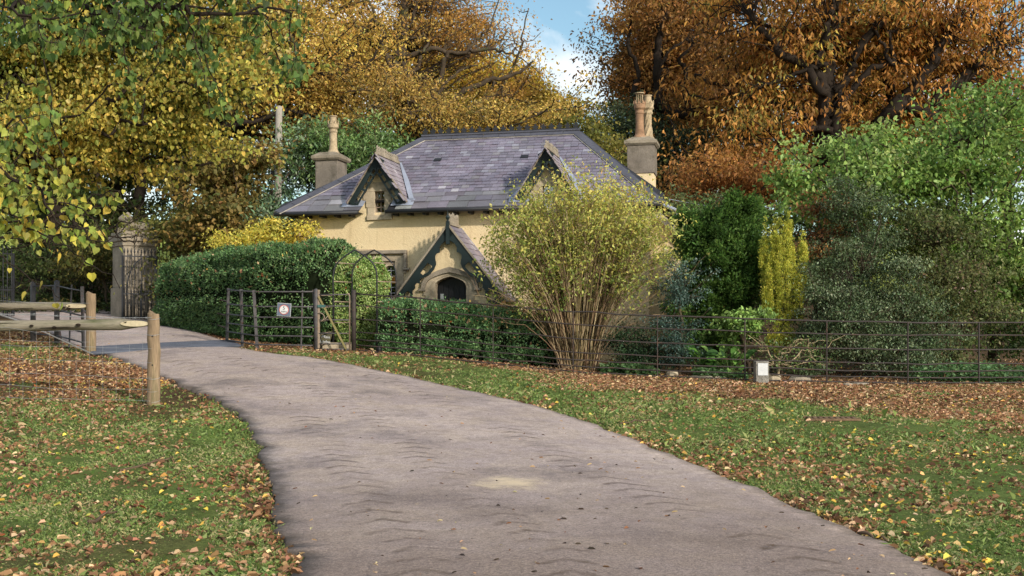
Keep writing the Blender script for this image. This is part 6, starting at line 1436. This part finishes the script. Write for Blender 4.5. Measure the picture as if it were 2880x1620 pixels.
# tall hazel with large sunlit leaves
b = T_(2790, 27.5); tree('green_hazel', 'tall spreading hazel with large sunlit green leaves above the grey green shrub', 'tree', b, [PX(2785, 900, 27.5), PX(2770, 700, 27.5), PX(2745, 520, 27.5), PX(2730, 400, 27.5)],
    [E(2500,470,170,95,27.5,1.8), E(2690,440,160,120,27.5,1.8), E(2400,530,115,80,27.2,1.4), E(2760,640,130,170,27.5,1.6), E(2830,330,90,110,28,1.4), E(2560,600,150,110,27.5,1.6), E(2350,450,60,45,27,1), E(2320,600,60,70,27.2,1), E(2850,800,60,130,27.5,1.1), E(2690,800,120,130,27.6,1.3)], 800, 44, .12, [(66,92,42,2),(98,128,58,3),(132,160,76,3),(168,190,104,2.2),(200,212,138,1.5),(210,200,80,.7)], .12, 262, spread=.36, mat=M_LEAF, hexa=True, ratio=.68, up=.5, bf=.4)
shrub('far_bush', 'shaded green bush filling the corner behind the pink fruited shrub', (2890, 27), [E(2890,900,90,110,27,1.2), E(2800,960,90,70,26.6,1), E(2960,700,100,200,27.5,1.5)], 200, 40, .1, [(50,70,32,3),(78,96,42,2),(150,140,50,.6)], 263, spread=.3, mat=M_LEAF)
# yellow green sycamore hanging over the gates
b = T_(-260, 20); tree('yellow_sycamore', 'yellow green sycamore with drooping sunlit boughs in front of the park gates', 'tree', b, [PX(-230, 700, 20), PX(-170, 450, 20), PX(-20, 250, 20), PX(150, 80, 19.5)],
    [E(140,170,260,170,19.5,2.2), E(390,230,210,150,19.5,2), E(250,390,190,110,19,1.8), E(520,330,100,110,19.5,1.3), E(600,180,130,120,20,1.6), E(560,50,200,100,20,2), E(60,430,140,130,19,1.7), E(180,-40,330,110,20,2.5)], 900, 52, .080, [(60,72,32,2),(96,106,44,2.6),(148,142,54,3),(198,174,66,3),(224,202,120,2),(200,140,64,1)], .26, 264, spread=.34, hexa=True, ratio=.8, droop=.5, rtip=.006, bark=M_DBARK, gap=.04, void=[(385,690,90,150,1.0)])

# the lime whose boughs hang in from the side, close by
def near_lime():
    rng = np.random.default_rng(271); b = gp(-8.4, 9.0); root = thing('lime_tree', b, 'near lime tree with heart shaped green and yellow leaves hanging into the picture', 'tree')
    def rg(n, x0, x1, y0, y1, Y0, Y1, f=None):
        px = rng.uniform(x0, x1, n); py = rng.uniform(y0, y1, n); Y = rng.uniform(Y0, Y1, n)
        k = np.ones(n, bool) if f is None else f(px, py); return np.array([PX(a, c, d) for a, c, d in zip(px[k], py[k], Y[k])])
    A = rg(210, -420, 300, 320, 700, 7.4, 9.6, lambda x, y: (x < 120+(y-300)*.55) & (y < 640+rng.normal(0, 30, len(x))))
    B = rg(190, -420, 470, -120, 130, 7.6, 10.2, lambda x, y: y < 150-(x-100)*.12)
    C = rg(100, 380, 850, -130, 220, 8.6, 10.4, lambda x, y: y < 130+(x-380)*.18+rng.normal(0, 25, len(x)))
    S = [np.array([PX(460+130*t+25*math.sin(3*t), -60+330*t+60*t*t, 9.2-.3*t) for t in np.linspace(0, 1, 9)]), np.array([PX(330+60*t, 60+260*t, 8.9) for t in np.linspace(0, 1, 6)]), np.array([PX(560+110*t*t, 40+300*t, 9.3) for t in np.linspace(0, 1, 8)]), np.array([PX(740+90*t, 40+180*t, 9.6) for t in np.linspace(0, 1, 5)])]
    Dn = rg(34, 150, 420, 560, 700, 7.6, 8.8)
    low = [np.array([PX(-60+440*t, 560+115*t+25*math.sin(4*t), 8.2) for t in np.linspace(0, 1, 9)]), np.array([PX(-100+440*t, 600+190*t*t+20*t, 7.9) for t in np.linspace(0, 1, 9)]), np.array([PX(-40+380*t, 640-80*t+25*math.sin(5*t), 8.4) for t in np.linspace(0, 1, 8)]),
           np.array([PX(-120+290*t, 640+200*t, 7.7) for t in np.linspace(0, 1, 7)]), np.array([PX(20+490*t, 700-70*t-60*t*t, 8.3) for t in np.linspace(0, 1, 9)])]
    lowp = np.concatenate(low)
    T = np.concatenate([A, B, C]+S+[Dn, lowp]); nl = len(Dn)+len(lowp)
    z0 = b[2]; trunk = [b, b+[.1, 0, 1.5], b+[.3, -.1, 3.0], b+[.9, -.2, 4.0], b+[2.2, -.2, 4.7], b+[3.6, -.1, 5.0]]
    full = [trunk[0]]
    for p, q in zip(trunk[:-1], trunk[1:]): full += [p+(q-p)*i/3 for i in (1, 2, 3)]
    pts, par = mst(full, T, .30); V, Q = limbs(pts, par, .15, .0026, rng, .06, 6, .78)
    link('trunk', arrays_mesh('trunk', V-b, Q, None, True), M_DBARK, root)
    k0 = len(full); tip = np.arange(k0, len(pts)); few = np.zeros(len(pts), bool); few[len(pts)-nl:] = False
    # tips are appended in the order they were joined, so mark the sparse region by place
    px = 1440+F*pts[:, 0]/pts[:, 1]; py = HY-F*(pts[:, 2]-CZ)/pts[:, 1]
    dens = np.where((px > 150+(py-560)*-.3) & (py > 560), 2.0, np.where(py > 640, 1.4, 11.0)); dens = np.where((px > 380) & (py < 420), 9, dens)
    dens = np.where((px > 320) & (py > 560), .5, dens); cnt = rng.poisson(dens[tip]); idx = np.repeat(tip, cnt); n = len(idx)
    f = rng.random((n, 1))*.8; c = pts[idx]+(pts[par[idx]]-pts[idx])*np.minimum(f, .25/np.maximum(np.linalg.norm(pts[par[idx]]-pts[idx], axis=1, keepdims=True), .01))
    off = rnd_unit(n, rng)*rng.uniform(.02, .11, (n, 1))+[0, 0, -.03]; P = c+off
    D_ = unit(rnd_unit(n, rng)*.75+np.array([0, 0, -1.0])); Nn = unit(rnd_unit(n, rng)+np.array([.25, -.6, .35])); L = .054*rng.uniform(.55, 1.25, n)
    kp = thin(P, [(390,640,62,75,1.0)], rng); P, D_, Nn, L, c = P[kp], D_[kp], Nn[kp], L[kp], c[kp]; n = len(P)
    S_ = unit(np.cross(D_, Nn)); Nn = np.cross(S_, D_)
    # heart shaped blade: eight outline points in four quads
    pr = [(0, 0), (-.1, .28), (.12, .47), (.42, .44), (.72, .22), (1.0, 0)]
    G_ = lambda a, s: P+D_*(L*a)[:, None]+S_*(L*s)[:, None]+Nn*(L*(abs(s)*.28-.18*a*a))[:, None]
    qs = []
    for sg in (1, -1):
        p = [G_(a, s*sg) for a, s in pr]; md = G_(.55, 0)
        qs += [np.stack([p[0], p[1], p[2], md], 1), np.stack([md, p[2], p[3], p[4]], 1), np.stack([md, p[4], p[5], p[5]*.999+md*.001], 1)]
    pxl = 1440+F*P[:, 0]/P[:, 1]; pyl = HY-F*(P[:, 2]-CZ)/P[:, 1]; yel = np.clip((pyl-180)/420, 0, 1)*.6+rng.random(n)*.4
    C_ = pick([(58,78,40,2.6),(82,106,48,3),(112,132,54,3),(152,158,60,2.6),(196,178,60,2),(222,188,66,1.7),(206,144,58,.8)], n, rng, np.clip(yel, 0, 1), .62)
    quads('leaves', np.concatenate(qs), np.concatenate([C_]*6), leafmat('lime_leaf', .4, .5, .2), root)
    m = MB()
    for i in range(0, n, 1): 
        m.v += [tuple(c[i]-b), tuple(c[i]-b+[.0025, 0, 0]), tuple(P[i]-b+[.0015, 0, 0]), tuple(P[i]-b)]; k = len(m.v)-4; m.f.append([k, k+1, k+2, k+3]); m.c.append((1, 1, 1))
    me = bpy.data.meshes.new('leaf_stalks'); me.from_pydata(m.v, [], m.f); link('leaf_stalks', me, M_TWIG, root)
near_lime()

# ================================================================ LIGHT, SKY, CAMERA
sd = np.array([.60, -.72, .42]); sd = sd/np.linalg.norm(sd)
sun = bpy.data.lights.new('sun', 'SUN'); sun.energy = 4.1; sun.angle = math.radians(2.0); sun.color = (1.0, .93, .82)
so = bpy.data.objects.new('sun', sun); COL.objects.link(so); so.rotation_euler = Vector(sd).to_track_quat('Z', 'Y').to_euler(); so.location = (30, -20, 30)
w = bpy.data.worlds.new('World'); scene.world = w; w.use_nodes = True; nt = w.node_tree; nt.nodes.clear()
out = nt.nodes.new('ShaderNodeOutputWorld'); bg = nt.nodes.new('ShaderNodeBackground'); bg.inputs[1].default_value = .15
sky = nt.nodes.new('ShaderNodeTexSky'); sky.sky_type = 'NISHITA'; sky.sun_disc = False
sky.sun_elevation = math.asin(sd[2]); sky.sun_rotation = math.atan2(sd[0], sd[1]); sky.air_density = 1.0; sky.dust_density = 1.2; sky.ozone_density = 1.2
tc = nt.nodes.new('ShaderNodeTexCoord'); mp = nt.nodes.new('ShaderNodeMapping'); mp.inputs['Scale'].default_value = (1, 1, 1.8); nt.links.new(tc.outputs['Generated'], mp.inputs[0])
cl = ramp(nt, noise(nt, mp.outputs[0], 5.5, 8, .55, .3), [(.46, 0.0), (.62, .9)])  # cloud cover spread wide and brightened to add fill light
c = mixc(nt, cl, mixc(nt, 1.0, sky.outputs[0], (1.08, 1.22, 1.14), 'MULTIPLY'), (8.6, 8.6, 8.6)); nt.links.new(c, bg.inputs[0]); nt.links.new(bg.outputs[0], out.inputs[0])
cam = bpy.data.cameras.new('camera'); cam.sensor_width = 36; cam.lens = F/2880*36; cam.shift_y = 90/2880; cam.clip_start = .1; cam.clip_end = 1500
co = bpy.data.objects.new('camera', cam); COL.objects.link(co); co.location = (0, 0, CZ); co.rotation_euler = (math.pi/2, 0, 0); scene.camera = co
scene.view_settings.view_transform = 'Standard'; scene.view_settings.look = 'None'; scene.view_settings.exposure = 0
scene.render.engine = 'CYCLES'; scene.cycles.max_bounces = 8; scene.cycles.diffuse_bounces = 3; scene.cycles.transparent_max_bounces = 8; scene.cycles.transmission_bounces = 4
